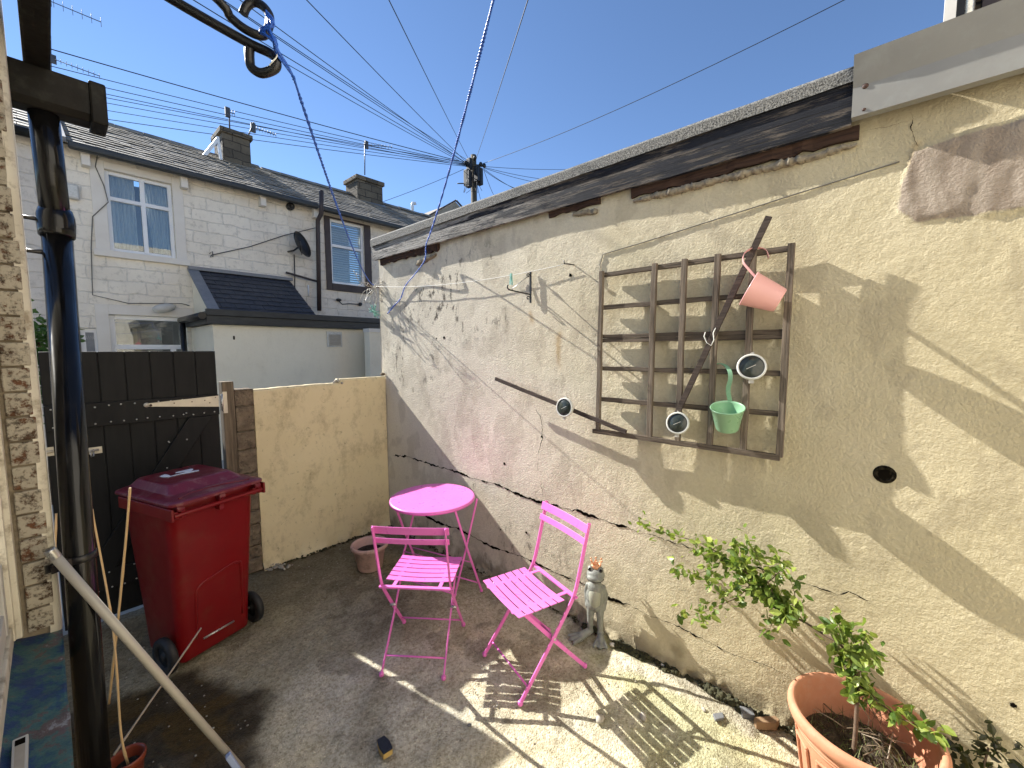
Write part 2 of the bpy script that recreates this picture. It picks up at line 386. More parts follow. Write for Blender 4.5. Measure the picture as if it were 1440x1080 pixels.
def stoneblock(name, c1, c2, mortar, bw, bh, dirt):
    t = NT(name); v = t.coord((1, 1, 1), (R(90), 0, 0))
    wv = t.n('Mix', data_type='RGBA', blend_type='ADD'); 
    nz = t.n('TexNoise', Scale=3.2, Detail=5); t.set(nz.inputs['Vector'], v)
    t.set(wv.inputs['Factor'], .11); t.set(wv.inputs[6], v); t.set(wv.inputs[7], nz.outputs['Color'])
    b = t.n('TexBrick', Scale=1.0); t.set(b.inputs['Vector'], wv.outputs[2]); b.inputs['Brick Width'].default_value = bw; b.inputs['Row Height'].default_value = bh
    b.inputs['Mortar Size'].default_value = .012; b.inputs['Mortar Smooth'].default_value = .6; b.inputs['Bias'].default_value = 0
    t.set(b.inputs['Color1'], c1); t.set(b.inputs['Color2'], c2); t.set(b.inputs['Mortar'], mortar)
    col = t.mix(t.mr(t.noise(1.2, 6, .65), .45, .75, 0, .5), b.outputs['Color'], dirt)
    col = t.mix(t.math('MULTIPLY', t.mr(t.noise(9, 8, .78), .52, .66), .45), col, tuple(x*.5 for x in dirt))
    h = t.math('SUBTRACT', t.math('MULTIPLY', t.noise(14, 5, .65), .7), b.outputs['Fac'])
    return t.out(col, .85, t.bump(h, .6, .02), None, .2)
MT['housewhite'] = stoneblock('white_painted_stone', (.85, .785, .665), (.81, .745, .625), (.74, .69, .60), .47, .205, (.56, .50, .42))
MT['housegrey'] = stoneblock('offwhite_painted_stone', (.66, .61, .54), (.62, .57, .50), (.58, .53, .46), .45, .205, (.42, .36, .29))
MT['housecream'] = stoneblock('cream_painted_stone', (.77, .71, .61), (.73, .67, .57), (.69, .63, .53), .47, .205, (.50, .42, .32))
MT['chimney'] = stoneblock('sooty_chimney_stone', (.17, .14, .10), (.10, .085, .065), (.05, .042, .035), .38, .19, (.06, .05, .04))
MT['rawstone'] = stoneblock('yellow_sandstone', (.42, .30, .17), (.30, .21, .12), (.10, .08, .06), .4, .2, (.14, .10, .07))
MT['trim'] = pm('painted_stone_trim', (.76, .72, .64), (.70, .65, .57), 4, .8, .3, 30, .004)

def brickm():
    t = NT('flaking_painted_brick')
    k = t.mr(t.noise(34, 7, .72), .40, .48)
    b = t.mix(t.mr(t.noise(12, 4), .4, .6), (.15, .068, .036), (.085, .052, .034))
    col = t.mix(k, b, t.mix(t.noise(30, 3), (.46, .42, .34), (.34, .30, .235)))
    col = t.mix(t.math('MULTIPLY', t.mr(t.noise(60, 6, .75), .52, .64), .7), col, (.035, .028, .022))
    return t.out(col, .92, t.bump(t.math('ADD', t.noise(50, 5, .7), t.math('MULTIPLY', k, .4)), .8, .005), None, .2)
MT['brick'] = brickm()
MT['mortar'] = pm('old_mortar', (.30, .245, .17), (.17, .135, .09), 30, .95, .9, 70, .006)

def feltm():
    t = NT('mineral_roof_felt'); n = t.noise(150, 3, .8); col = t.mix(t.mr(n, .40, .62), (.035, .035, .032), (.34, .33, .30))
    return t.out(col, .85, t.bump(n, .9, .006), None, .4)
MT['felt'] = feltm()
def fasciam():
    t = NT('flaking_black_fascia'); sp = t.n('SeparateXYZ'); t.set(sp.inputs[0], t.co.outputs['Object'])
    v = t.coord((3, .9, 40)); g = t.noise(5, 7, .72, v); g2 = t.noise(2.2, 6, .7, t.coord((2, 1.6, 14)))
    end = t.mr(sp.outputs['Y'], .35, 1.7)
    grey = t.mix(t.mr(g, .34, .66), (.035, .028, .022), t.mix(end, (.22, .185, .15), (.58, .55, .49)))
    k = t.mr(t.math('SUBTRACT', t.math('ADD', g2, t.math('MULTIPLY', t.math('SUBTRACT', g, .5), .8)), t.math('MULTIPLY', end, .13)), .43, .48)
    col = t.mix(k, grey, t.mix(t.noise(30, 3), (.008, .009, .013), (.022, .024, .032)))
    gr = t.mr(t.noise(3.0, 3, .6, t.coord((2, .6, 55))), .36, .40)
    col = t.mix(gr, (.004, .004, .004), col)
    return t.out(col, .75, t.bump(t.math('ADD', t.math('ADD', g, t.math('MULTIPLY', k, .35)), gr), .8, .005), None, .3)
MT['fascia'] = fasciam()

def sillm():
    t = NT('flaking_blue_sill')
    a = t.ramp(t.noise(8, 9, .78, t.coord((1, .7, 1))), [(.36, (.012, .040, .13)), (.46, (.014, .042, .125)), (.49, (.022, .085, .10)), (.55, (.055, .13, .115)), (.57, (.10, .065, .06)), (.615, (.12, .085, .08)), (.64, (.30, .31, .32))])
    return t.out(a, .42, t.bump(t.noise(24, 7, .7), .8, .006), None, .5)
MT['sill'] = sillm()

def floorm():
    t = NT('rough_yard_concrete'); c = t.attr('Col').outputs['Color']; wet = t.attr('wet').outputs['Fac']
    vo = t.voro(120); vo2 = t.voro(55)
    col = t.mix(t.mr(t.noise(7, 7, .7), .40, .68, 0, .6), c, t.mix(1.0, c, (.60, .57, .50), 'MULTIPLY'))
    col = t.mix(t.mr(t.noise(60, 6, .8), .44, .62, 0, .75), col, t.mix(1.0, col, (.40, .36, .30), 'MULTIPLY'))
    sp = t.math('MULTIPLY', t.math('LESS_THAN', vo.outputs['Distance'], .26), t.math('GREATER_THAN', t.noise(38, 2), .50))
    col = t.mix(t.math('MULTIPLY', sp, .55), col, t.mix(1.0, col, (1.75, 1.75, 1.7), 'MULTIPLY'))
    dk = t.math('MULTIPLY', t.math('LESS_THAN', vo2.outputs['Distance'], .17), t.math('GREATER_THAN', t.noise(21, 2), .55))
    col = t.mix(t.math('MULTIPLY', dk, .6), col, (.035, .03, .025))
    h = t.math('ADD', t.math('MULTIPLY', t.noise(70, 6, .7), 1.0), t.math('MULTIPLY', vo.outputs['Distance'], -.5))
    return t.out(col, t.math('SUBTRACT', .93, t.math('MULTIPLY', wet, .45)), t.bump(h, .9, .008), None, .12)
MT['floor'] = floorm()
MT['alley'] = pm('stone_setts', (.50, .47, .40), (.40, .37, .31), 6, .85, .6, 20, .02)
MT['land'] = pm('far_ground', (.13, .115, .09), (.09, .085, .065), .4, .95, 0)
MT['crack'] = pm('crack_shadow', (.010, .008, .006), None, 9, 1.0, 0, spec=0)

# ================================================================== GROUND
WX, BY = 2.195, 3.64
g = MB(); g.quad((-900,-900,-.06), (900,-900,-.06), (900,1500,-.06), (-900,1500,-.06)); o = g.build('ground', MT['land']); o['kind'] = 'structure'
g = MB(); g.quad((-14,3.70,-.03), (26,3.70,-.03), (26,9.5,-.03), (-14,9.5,-.03)); o = g.build('alley', MT['alley']); o['kind'] = 'structure'

def yard():
    st = .0115; xs = np.arange(-.75, 2.22, st); ys = np.arange(-2.3, 3.72, st)
    X, Y = np.meshgrid(xs, ys, indexing='ij')
    z = (fbm(X, Y, 1.3, 3, 5)-.5)*.03*0 + (fbm(X, Y, 9, 4, 3)-.5)*.012 + (fbm(X, Y, 38, 3, 8)-.5)*.006
    col = np.empty(X.shape+(3,)); base = np.array([.72, .66, .48])
    col[:] = base
    def blend(m, c): col[:] = col*(1-m[..., None])+np.array(c)*m[..., None]
    n1 = fbm(X, Y, 3, 5, 21); n2 = fbm(X, Y, 7, 5, 31)
    blend(sst(.48, .66, n1)*.55, (.54, .53, .45))
    # grey tint in the middle, painted for sunlight reflected off a window
    blend(sst(.25, -.10, polydist(X, Y, [(.85,2.5),(1.25,2.75),(1.45,1.75),(1.1,1.45),(.75,1.5)])+(n2-.5)*.4)*.55, (.64, .62, .54))
    # moss along the right hand side
    mm = sst(.0, .28, .20-polydist(X, Y, [(1.9,1.0),(2.16,1.15),(2.1,.5),(1.75,.25),(1.55,.45)])+(n2-.5)*.6)
    blend(mm*.5, (.42, .43, .18))
    # pale trowelled cement along the wall foot
    pale = sst(.03, -.03, polydist(X, Y, [(2.03,1.17),(2.11,1.15),(2.14,.62),(2.13,.36),(2.02,.36),(2.01,.75)])+(n2-.5)*.12)
    blend(pale*.75, (.74, .69, .56))
    z = z+pale*.012
    blend(sst(1.75, 2.35, Y+(n1-.5)*1.2)*sst(2.25, 1.9, X)*.62, (.27, .235, .135))  # floor colour darkened to deepen the shade over the far half
    # damp corner under the bin, darker tone towards the walls
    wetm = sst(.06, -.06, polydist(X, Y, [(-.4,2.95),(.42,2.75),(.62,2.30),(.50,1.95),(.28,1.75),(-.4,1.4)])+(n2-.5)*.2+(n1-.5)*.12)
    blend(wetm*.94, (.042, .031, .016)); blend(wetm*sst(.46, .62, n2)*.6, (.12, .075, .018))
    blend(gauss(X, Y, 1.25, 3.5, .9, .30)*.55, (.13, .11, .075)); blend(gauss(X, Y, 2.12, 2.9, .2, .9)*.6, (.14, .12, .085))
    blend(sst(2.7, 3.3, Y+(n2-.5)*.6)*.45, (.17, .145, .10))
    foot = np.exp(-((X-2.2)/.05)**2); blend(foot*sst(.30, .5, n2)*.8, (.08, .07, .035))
    blend(sst(.56, .63, fbm(X, Y, 5, 6, 77))*.4, (.15, .13, .09))
    # broom furrows in the cement at the right
    fur = np.sin((X*1.0+Y*.55)*2*math.pi/.034+n2*5); z += fur*.0016*sst(1.5, 1.9, X)*sst(1.5, 1.0, Y)
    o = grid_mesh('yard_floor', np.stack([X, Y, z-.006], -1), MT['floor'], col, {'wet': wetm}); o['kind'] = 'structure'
yard()

# ================================================================== RIGHT-HAND OUTBUILDING
shed = thing('outbuilding', 'long flat roofed outbuilding with a cracked cream rendered wall beside the yard', 'outbuilding', (WX, 1.0, 0))
Y0, Y1, ZT = -2.3, 3.715, 2.675
def wp(x, y): p = at(x, y, 'x', WX); return (p.y, p.z)
PATCH = [wp(*q) for q in ((1262,296),(1268,262),(1285,214),(1340,196),(1440,168))] + [(-1.0, 2.63), (-1.0, 2.0)] + [wp(*q) for q in ((1440,292),(1345,306),(1290,312))]
def wall_h(y, z):
    y = np.asarray(y, float); z = np.asarray(z, float)
    grain_amt = .35+.65*sst(2.6, .6, y+(fbm(y, z, 2, 3, 9)-.5)*2.0)
    h = (fbm(y, z, 1.1, 2, 1)-.5)*.016 + (fbm(y, z, 4.5, 3, 2, .5)-.5)*.0050
    h = h + (fbm(y, z, 15, 3, 4, .5)-.5)*.0020*(.7+.3*grain_amt) + (np.abs(fbm(y, z, 36, 3, 6, .6)-.5)*-2+.5)*.0030*grain_amt
    pd = polydist(y, z, PATCH)+(fbm(y, z, 14, 4, 12)-.5)*.06
    pm_ = sst(.012, -.012, pd); h = h*(1-pm_*.3)+pm_*.009+pm_*(fbm(y, z*.4, 22, 4, 14)-.5)*.012
    h = h + .035*np.exp(-np.maximum(z, 0)/.035)*sst(.40, .62, fbm(y, z, 12, 4, 17))
    return h
def shed_wall():
    st = .0085; ys = np.arange(Y0, Y1+st, st); ys[-1] = Y1; zs = np.arange(-.03, ZT, st)
    Yg, Zg = np.meshgrid(ys, zs, indexing='ij'); h = wall_h(Yg, Zg); h[-1] = 0
    col = np.empty(Yg.shape+(3,)); t = sst(2.6, -.1, Yg+(fbm(Yg, Zg, 1.6, 4, 40)-.5)*1.6)[..., None]
    col[:] = np.array([.76, .70, .57])*(1-t)+np.array([.59, .515, .335])*t
    def blend(m, c): m = m[..., None]; col[:] = col*(1-m)+np.array(c)*m
    n = fbm(Yg, Zg, 5, 5, 44); n2 = fbm(Yg, Zg, 13, 5, 46)
    # lower part at the far end: grey, bluish old coat showing below the crack
    y_, z_ = wp(650, 690); blend(gauss(Yg, Zg, y_+.25, z_-.05, .75, .25)*sst(.42, .6, n)*.25, (.62, .62, .58))
    blend(sst(.75, .1, Zg)*sst(1.2, 2.2, Yg)*.15, (.55, .49, .37))
    # rust runs under the iron bracket
    for (px, py, L, a) in ((748,440,.10,.5),(785,470,.28,.55),(1290,205,.12,.4)):
        y_, z_ = wp(px, py); blend(np.exp(-((Yg-y_-.01*(n2-.5)*6)/.018)**2)*sst(z_-L, z_-L*.4, Zg)*sst(z_+.03, z_, Zg)*a, (.42, .25, .08))
    # grime band near ground and at top
    blend(sst(.16, .0, Zg+(n2-.5)*.22)*.65, (.16, .13, .07)); blend(sst(2.56, 2.66, Zg+(n2-.5)*.12)*.4, (.34, .26, .14))
    blend(sst(.55, .64, fbm(Yg, Zg*.6, 8, 6, 48))*.22, (.30, .25, .18))
    mould = np.maximum(gauss(Yg, Zg, 2.6, 2.18, .85, .34), gauss(Yg, Zg, 3.2, 1.75, .5, .5)*.7)*sst(.3, .5, fbm(Yg, Zg, 3, 3, 49))
    mould = np.maximum(mould, .5*gauss(Yg, Zg, 1.85, .35, .5, .22)); mould = np.maximum(mould, .35*sst(.5, .15, Zg)*sst(.9, 1.5, Yg))
    pd = polydist(Yg, Zg, PATCH); patch = sst(.05, -.05, pd)
    grid_mesh('wall', np.stack([WX-h, Yg, Zg], -1), MT['stucco'], col, {'patch': patch, 'mould': mould}, shed)
shed_wall()
b = MB(); b.box((WX+.02, Y0, -.03), (5.2, Y1, ZT-.02)); b.build('wall_core', MT['stucco'], shed)
# felt roof with its turned-down edge; timber fascia; grey metal fascia
def felt():
    b = MB(); n = 90; ya = .142; yb = Y1+.02
    for i in range(n+1):
        y = ya+(yb-ya)*i/n; dz = .004*(vn(np.array(y*6.), np.array(.3), 3)-.5)+(.012 if y < 3.5 else .012)
        lo = 2.742+.030*(1-(y-ya)/(yb-ya))+.004*(vn(np.array(y*11.), np.array(.7), 5)-.5)
        top = 2.812+.014*(1-(y-ya)/(yb-ya))+dz*.6
        b.v += [Vector((2.131, y, lo)), Vector((2.128, y, top-.016)), Vector((2.142, y, top)), Vector((2.5, y, top+.01)), Vector((5.3, y, top+.01)), Vector((5.3, y, lo)), Vector((2.15, y, lo+.01))]
    for i in range(n):
        for k in range(7): j = (k+1) % 7; b.face((7*i+k, 7*i+j, 7*i+7+j, 7*i+7+k), 0, k in (1, 2))
    b.face(range(7)); b.face(range(7*n, 7*n+7)); b.build('roof_felt', MT['felt'], shed)
felt()
def fascia(y0, y1, mat, name, seed):
    b = MB(); n = max(8, int((y1-y0)/.03)); r = random.Random(seed)
    for i in range(n+1):
        y = y0+(y1-y0)*i/n; lo = 2.620+.006*vn(np.array(y*9.), np.array(1.7), seed)-.006
        b.v += [Vector((2.148, y, lo)), Vector((2.1435, y, 2.68)), Vector((2.142, y, 2.79)), Vector((2.172, y, 2.79)), Vector((2.172, y, lo))]
    for i in range(n):
        for k in range(5): j = (k+1) % 5; b.face((5*i+k, 5*i+j, 5*i+5+j, 5*i+5+k))
    b.face(range(5)); b.face(range(5*n, 5*n+5)); return b.build(name, mat, shed)
fascia(.146, Y1+.01, MT['fascia'], 'fascia_board', 3)
# metal fascia: folded sheet with a drip
b = MB(); b.prism([(2.118, -2.3, 2.632), (2.118, -2.3, 2.738), (2.082, -2.3, 2.842), (2.6, -2.3, 2.846), (2.6, -2.3, 2.842), (2.088, -2.3, 2.838), (2.122, -2.3, 2.738), (2.122, -2.3, 2.636), (2.16, -2.3, 2.636), (2.16, -2.3, 2.632)], (0, 2.445, 0))
o = b.build('metal_fascia', MT['metalfascia'], shed); fasc = o
for (px, py, r_) in ((1217,121,.010),(1215,154,.006)):
    p = at(px, py, 'x', 2.118); s = MB(); s.lathe([(0,.004),(r_*.6,.004),(r_,.001),(r_,-.002)], 12, 0, Matrix.Translation(p) @ Matrix.Rotation(R(-90), 4, 'Y'))
    s.build('screw', MT['rust'], fasc)
# rotten battens and mortar lips under the fascia
for (xa, ya, xb, yb, hgt, th) in ((886,271,1208,186,.050,.030),(770,300,842,289,.035,.022),(533,370,614,347,.055,.028)):
    p0 = at(xa, ya, 'x', 2.165); p1 = at(xb, yb, 'x', 2.165); b = MB(); n = 26
    for i in range(n+1):
        t = i/n; y = p0.y+(p1.y-p0.y)*t; j = vn(np.array(y*30.), np.array(2.), 9)
        b.v += [Vector((2.166+.010*j, y, 2.621)), Vector((2.170+.012*j, y, 2.621-hgt*(.75+.4*j))), Vector((2.215, y, 2.621-hgt*(.75+.4*j))), Vector((2.215, y, 2.621))]
    for i in range(n):
        for k in range(4): kk = (k+1) % 4; b.face((4*i+k, 4*i+kk, 4*i+4+kk, 4*i+4+k))
    b.face(range(4)); b.face(range(4*n, 4*n+4)); b.build('batten', MT['rotten'], shed)
for (xa, ya, xb, yb) in ((890,282,1205,202),(806,300,840,296),(585,371,612,357)):
    p0 = at(xa, ya, 'x', 2.18); p1 = at(xb, yb, 'x', 2.18); b = MB(); n = 150
    for i in range(n+1):
        t = i/n; p = p0.lerp(p1, t)+Vector((0, 0, .004*random.uniform(-1, 1))); j = float(vn(np.array(p.y*22.), np.array(4.), 19)); k2 = float(vn(np.array(p.y*60.), np.array(4.), 29)); e = min(1, 8*min(t, 1-t)+.1)
        b.v += [p+Vector((.03,0,.016*e)), p+Vector((-.002*e-.016*j*k2,0,.004*e+.006*k2)), p+Vector((-.002*e-.022*j*k2,0,-.006-.014*j)), p+Vector((.03,0,-.022*e))]
    for i in range(n):
        for k in range(4): kk = (k+1) % 4; b.face((4*i+k, 4*i+kk, 4*i+4+kk, 4*i+4+k), 0, True)
    b.build('mortar_lip', pm('crumbling_mortar_lip', (.36,.31,.22), (.17,.14,.10), 40, .95, .8, 60, .006), shed)

# cracks: open, jagged, dark
def crack(px, w0, seed, kind='crack'):
    pts = [wp(*q) for q in px]; r = random.Random(seed); P = []
    for (a, c_) in zip(pts[:-1], pts[1:]):
        n = max(2, int(math.hypot(c_[0]-a[0], c_[1]-a[1])/.009))
        for i in range(n): t = i/n; P.append((a[0]+(c_[0]-a[0])*t, a[1]+(c_[1]-a[1])*t))
    P.append(pts[-1]); n = len(P); b = MB(); yy = np.array([p[0] for p in P]); zz = np.array([p[1] for p in P])
    zz = zz+(fbm(yy, zz, 35, 4, seed)-.5)*.022; yy = yy+(fbm(yy, zz, 35, 4, seed+3)-.5)*.02
    wd = w0*(.30+1.7*sst(.36, .7, fbm(yy, zz, 14, 4, seed+7)))*np.minimum(1, np.minimum(np.arange(n), n-1-np.arange(n))/8+.15)
    ha = wall_h(yy, zz+wd/2)+.0026; hb = wall_h(yy, zz-wd/2)+.0026; dy = np.gradient(yy); dz = np.gradient(zz); L = np.hypot(dy, dz)+1e-9; ny, nz = -dz/L, dy/L
    for i in range(n):
        j1 = .5+.5*r.random(); j2 = .5+.5*r.random()
        b.v += [Vector((WX-ha[i], yy[i]+ny[i]*wd[i]*j1, zz[i]+nz[i]*wd[i]*j1)), Vector((WX-hb[i], yy[i]-ny[i]*wd[i]*j2, zz[i]-nz[i]*wd[i]*j2))]
        if i: b.face((2*i-2, 2*i-1, 2*i+1, 2*i))
    b.build('crack', MT['crack'], shed)
crack([(551,640),(572,642),(594,649),(614,656),(636,662),(650,666),(665,673),(700,682),(720,691),(746,701),(761,707),(785,711),(805,718),(814,717),(820,722),(845,731),(860,735),(888,743),(903,748)], .0062, 1)
crack([(903,748),(960,766),(1040,790),(1102,810),(1138,821),(1179,835),(1193,833),(1229,846)], .0026, 2)
crack([(596,724),(620,737),(641,742),(657,750),(681,763),(700,772),(724,779),(757,793),(780,804),(818,820),(852,839),(869,845),(888,852)], .0072, 3)
crack([(888,852),(905,861),(934,873),(944,876),(973,892),(997,903),(1021,916),(1079,937),(1112,953)], .0034, 4)
crack([(752,570),(762,591),(763,615),(758,635),(756,662)], .0012, 5); crack([(763,669),(762,684),(764,698)], .0018, 6)
crack([(668,676),(665,682),(665,690)], .0022, 7); crack([(950,828),(951,843),(946,871)], .0016, 8); crack([(953,828),(982,834)], .0013, 9)
crack([(1210,188),(1250,178),(1283,170)], .0016, 10); crack([(1283,157),(1280,180),(1290,203)], .0026, 11)
crack([(1135,890),(1160,905),(1200,930),(1230,945)], .0012, 12); crack([(590,716),(600,728),(628,740)], .002, 13)
def spot(px, py, r_, seed, mat=None, lift=.0016):
    y, z = wp(px, py); rr = random.Random(seed); n = 14; b = MB(); ring = []
    for i in range(n):
        a = 2*math.pi*i/n; q = r_*(.75+.5*rr.random()); ring.append((y+q*math.cos(a), z+q*math.sin(a)))
    hh = float(np.max(wall_h(np.array([p[0] for p in ring]), np.array([p[1] for p in ring]))))
    b.prism([(WX-hh-lift, p[0], p[1]) for p in ring], (.02, 0, 0)); return b.build('drill_hole', mat or MT['crack'], shed)
for i, q in enumerate(((1244,667,.020),(709,652,.010),(762,614,.008),(625,475,.011),(614,476,.006),(775,720,.006),(740,749,.008),(1424,990,.008),(803,387,.010),(704,745,.006))): spot(*q, i+50)
# hollow ring of pale filler round the big drill hole
y, z = wp(1244, 667); b = MB(); b.lathe([(.021,0),(.024,.005),(.030,.006),(.036,.001)], 20, 0, Matrix.Translation((WX-float(wall_h(y, z))-.001, y, z)) @ Matrix.Rotation(R(-90), 4, 'Y'))
b.build('filler_ring', MT['stucco'], shed)

# grey cable stapled along the wall
b = MB(); pts = [wp(845,398), wp(845,372), wp(849,358), wp(900,343), wp(1000,311), wp(1120,273), wp(1265,228)]
fine = []
for a, c_ in zip(pts[:-1], pts[1:]):
    for i in range(8): t = i/8; fine.append((a[0]+(c_[0]-a[0])*t, a[1]+(c_[1]-a[1])*t))
fine.append(pts[-1]); b.tube([(WX-float(wall_h(p[0], p[1]))-.004, p[0], p[1]) for p in fine], .0028, 6)
tag(b.build('wall_cable', MT['cablegrey'], None, (WX, pts[2][0], pts[2][1])), 'thin grey cable stapled in a rising line across the cream wall above the trellis', 'cable')

# ================================================================== BACK BOUNDARY WALL
bw = thing('boundary_wall', 'low ochre rendered wall closing the back of the yard behind the table', 'wall', (1.6, BY, 0))
def back():
    st = .014; xs = np.arange(1.043, 2.20, st); n = 106
    tops = np.where(xs < 1.733, 1.452+.02*(xs-1.043)+.012*(fbm(xs, xs*0, 9, 4, 5)-.5), 1.497+.005*(fbm(xs, xs*0, 9, 3, 6)-.5))
    T = np.linspace(0, 1, n); X = np.repeat(xs[:, None], n, 1); Z = -.02+T[None, :]*(tops[:, None]+.02)
    h = (fbm(X, Z, 3, 3, 60)-.5)*.014+(fbm(X, Z, 14, 4, 61)-.5)*.006+.03*np.exp(-np.maximum(Z, 0)/.04)*sst(.4, .6, fbm(X, Z, 10, 3, 62)); h[:, -1] -= .008
    F = np.stack([X, BY-h, Z], -1); top = np.stack([xs, np.full_like(xs, BY+.11), tops-.004], -1)[:, None, :]; bot = np.stack([xs, np.full_like(xs, BY+.11), xs*0-.02], -1)[:, None, :]
    grid_mesh('wall', np.concatenate([F, top, bot], 1), MT['backwall'], None, None, bw)
back()
b = MB(); r = random.Random(4)
z = 0
while z < 1.44:
    h = r.uniform(.09, .20); h = min(h, 1.462-z)
    b.box((.9125+r.uniform(0, .004), BY-.012+r.uniform(-.008, .008), z+.006), (1.04+r.uniform(-.004, .003), BY+.12, z+h)); z += h
b.build('stone_pier', MT['roughstone'], bw, None, .008)
b = MB(); b.box((.93, BY+.01, 0), (1.035, BY+.10, 1.45)); b.build('pier_core', MT['mortar'], bw)
p = at(477, 536, 'y', BY); b = MB()
for i in range(7):
    b.ball(p+Vector((r.uniform(-.035,.03), r.uniform(-.01,.05), r.uniform(-.02,.012))), r.uniform(.010,.019), 8)
b.build('broken_coping', MT['stone'], bw)
b = MB(); p = at(541, 527, 'y', BY); b.ball(p+Vector((-.01,.02,.006)), (.022,.03,.016), 8); b.build('mortar_lump', MT['roughstone'], bw)

# ================================================================== GATE AND POSTS
gate = thing('yard_gate', 'charcoal painted plank gate with pale strap hinge behind the red bin', 'gate', (.38, BY, 0))
GX0, GX1, GZ = -.045, .812, 1.752; n = 7; gw = (GX1-GX0)/n
b = MB()
for i in range(n):
    x0 = GX0+gw*i; b.box((x0+.0022, BY, .05), (x0+gw-.0022, BY+.02, GZ))
    b.box((x0-.004, BY+.008, .05), (x0+.010, BY+.016, GZ-.002)) if i else None
b.build('planks', MT['gate'], gate, None, .003)
def gy(x, y): return at(x, y, 'y', BY-.02)
rails = []
for zc, hh in ((1.362, .148), (.30, .13)):
    b = MB(); b.box((GX0+.003, BY-.024, zc-hh/2), (GX1-.002, BY-.0008, zc+hh/2)); rails.append(b.build('ledge', MT['gate'], gate, None, .003))
    for i in range(n):
        for dx in (.030, gw-.030):
            for dz in (-.052, .052):
                nb = MB(); nb.lathe([(0,.0022),(.0035,.0018),(.0052,-.0005)], 8, 0, Matrix.Translation((GX0+gw*i+dx+random.uniform(-.006,.006), BY-.0245, zc+dz+random.uniform(-.006,.006))) @ Matrix.Rotation(R(90), 4, 'X')); nb.build('nail', MT['nail'], rails[-1])
b = MB(); b.prism([(GX0+.10, BY-.024, .362), (GX0+.24, BY-.024, .362), (GX1-.045, BY-.024, 1.2865), (GX1-.185, BY-.024, 1.2865)], (0, .0232, 0)); br = b.build('diagonal_brace', MT['gate'], gate, None, .003)
for q in ((262,581),(238,622),(263,618),(235,658),(237,621)):
    nb = MB(); nb.lathe([(0,.0022),(.0035,.0018),(.0052,-.0005)], 8, 0, Matrix.Translation(at(*q, 'y', BY-.0245)) @ Matrix.Rotation(R(90), 4, 'X')); nb.build('nail', MT['nail'], br)
# strap hinge
b = MB(); a = gy(206, 569.5); c1 = gy(309, 556); c2 = gy(310, 571.5)
b.prism([(a.x, BY-.0275, a.z+.010), (a.x, BY-.0275, a.z-.010), (c2.x-.01, BY-.0275, c2.z), (c1.x-.01, BY-.0275, c1.z)], (0, .0032, 0))
b.lathe([(0,-.0005),(.0155,-.0005),(.0155,.0025),(0,.0025)], 14, 0, Matrix.Translation((a.x, BY-.0255, a.z)) @ Matrix.Rotation(R(90), 4, 'X'))
hg = b.build('strap_hinge', MT['zinc'], gate)
for q in ((212,570,.008),(245,567,.004),(270,565,.004),(288,563,.004),(295,566.5,.004),(303,559,.004)):
    nb = MB(); nb.lathe([(0,.0025),(q[2]*.7,.002),(q[2],0)], 10, 0, Matrix.Translation(at(q[0], q[1], 'y', BY-.0278)) @ Matrix.Rotation(R(90), 4, 'X')); nb.build('hinge_bolt', MT['rust'], hg)
# bolt
b = MB(); p = gy(133, 634); b.box((p.x-.055, BY-.003, p.z-.022), (p.x+.035, BY-.0005, p.z+.020)); bp = b.build('slide_bolt', MT['zinc'], gate, None, .001)
b = MB(); b.tube([(p.x-.10, BY-.012, p.z+.002), (p.x+.02, BY-.012, p.z+.002)], .006, 10); b.tube([(p.x-.02, BY-.012, p.z), (p.x-.018, BY-.03, p.z-.015), (p.x-.016, BY-.028, p.z-.034), (p.x-.006, BY-.022, p.z-.030), (p.x-.004, BY-.014, p.z-.004)], .0035, 8)
b.build('bolt_rod', MT['steel'], bp)
p = at(68, 636, 'y', BY-.02)
for sx in (-.055, .0):
    b = MB(); b.box((p.x+sx-.022, BY-.003, p.z-.026), (p.x+sx+.022, BY-.0006, p.z+.026)); b.tube([(p.x+sx-.020, BY-.012, p.z), (p.x+sx+.020, BY-.012, p.z)], .008, 8); b.build('bolt_keep', MT['zinc'], gate)
gp = thing('gatepost', 'weathered brown timber gatepost with hinge plate beside the ochre wall', 'gatepost', (.87, BY, 0))
b = MB(); b.box((.836, BY-.01, 0), (.912, BY+.075, 1.525)); b.build('post', MT['postwood'], gp, None, .004)
b = MB(); p = at(316, 565, 'y', BY-.01); b.box((p.x-.012, BY-.0135, p.z-.085), (p.x+.016, BY-.0105, p.z+.075)); hp = b.build('hinge_plate', MT['zinc'], gp, None, .001)
b = MB(); b.tube([(p.x-.018, BY-.018, p.z-.065), (p.x-.018, BY-.018, p.z+.06)], .007, 10); b.build('hinge_pin', MT['steel'], hp)
gp = thing('gatepost', 'mossy timber gatepost on the bolt side behind the black drainpipe', 'gatepost', (-.10, BY, 0))
b = MB(); b.box((-.135, BY-.01, 0), (-.062, BY+.075, 1.42)); b.build('post', MT['postwood'], gp, None, .004)
sw = thing('stub_wall', 'short piece of rough stone wall beside the mossy gatepost', 'wall', (-.6, BY, 0))
b = MB(); b.box((-1.4, BY, 0), (-.16, BY+.2, 1.05)); b.build('wall', MT['roughstone'], sw, None, .01)

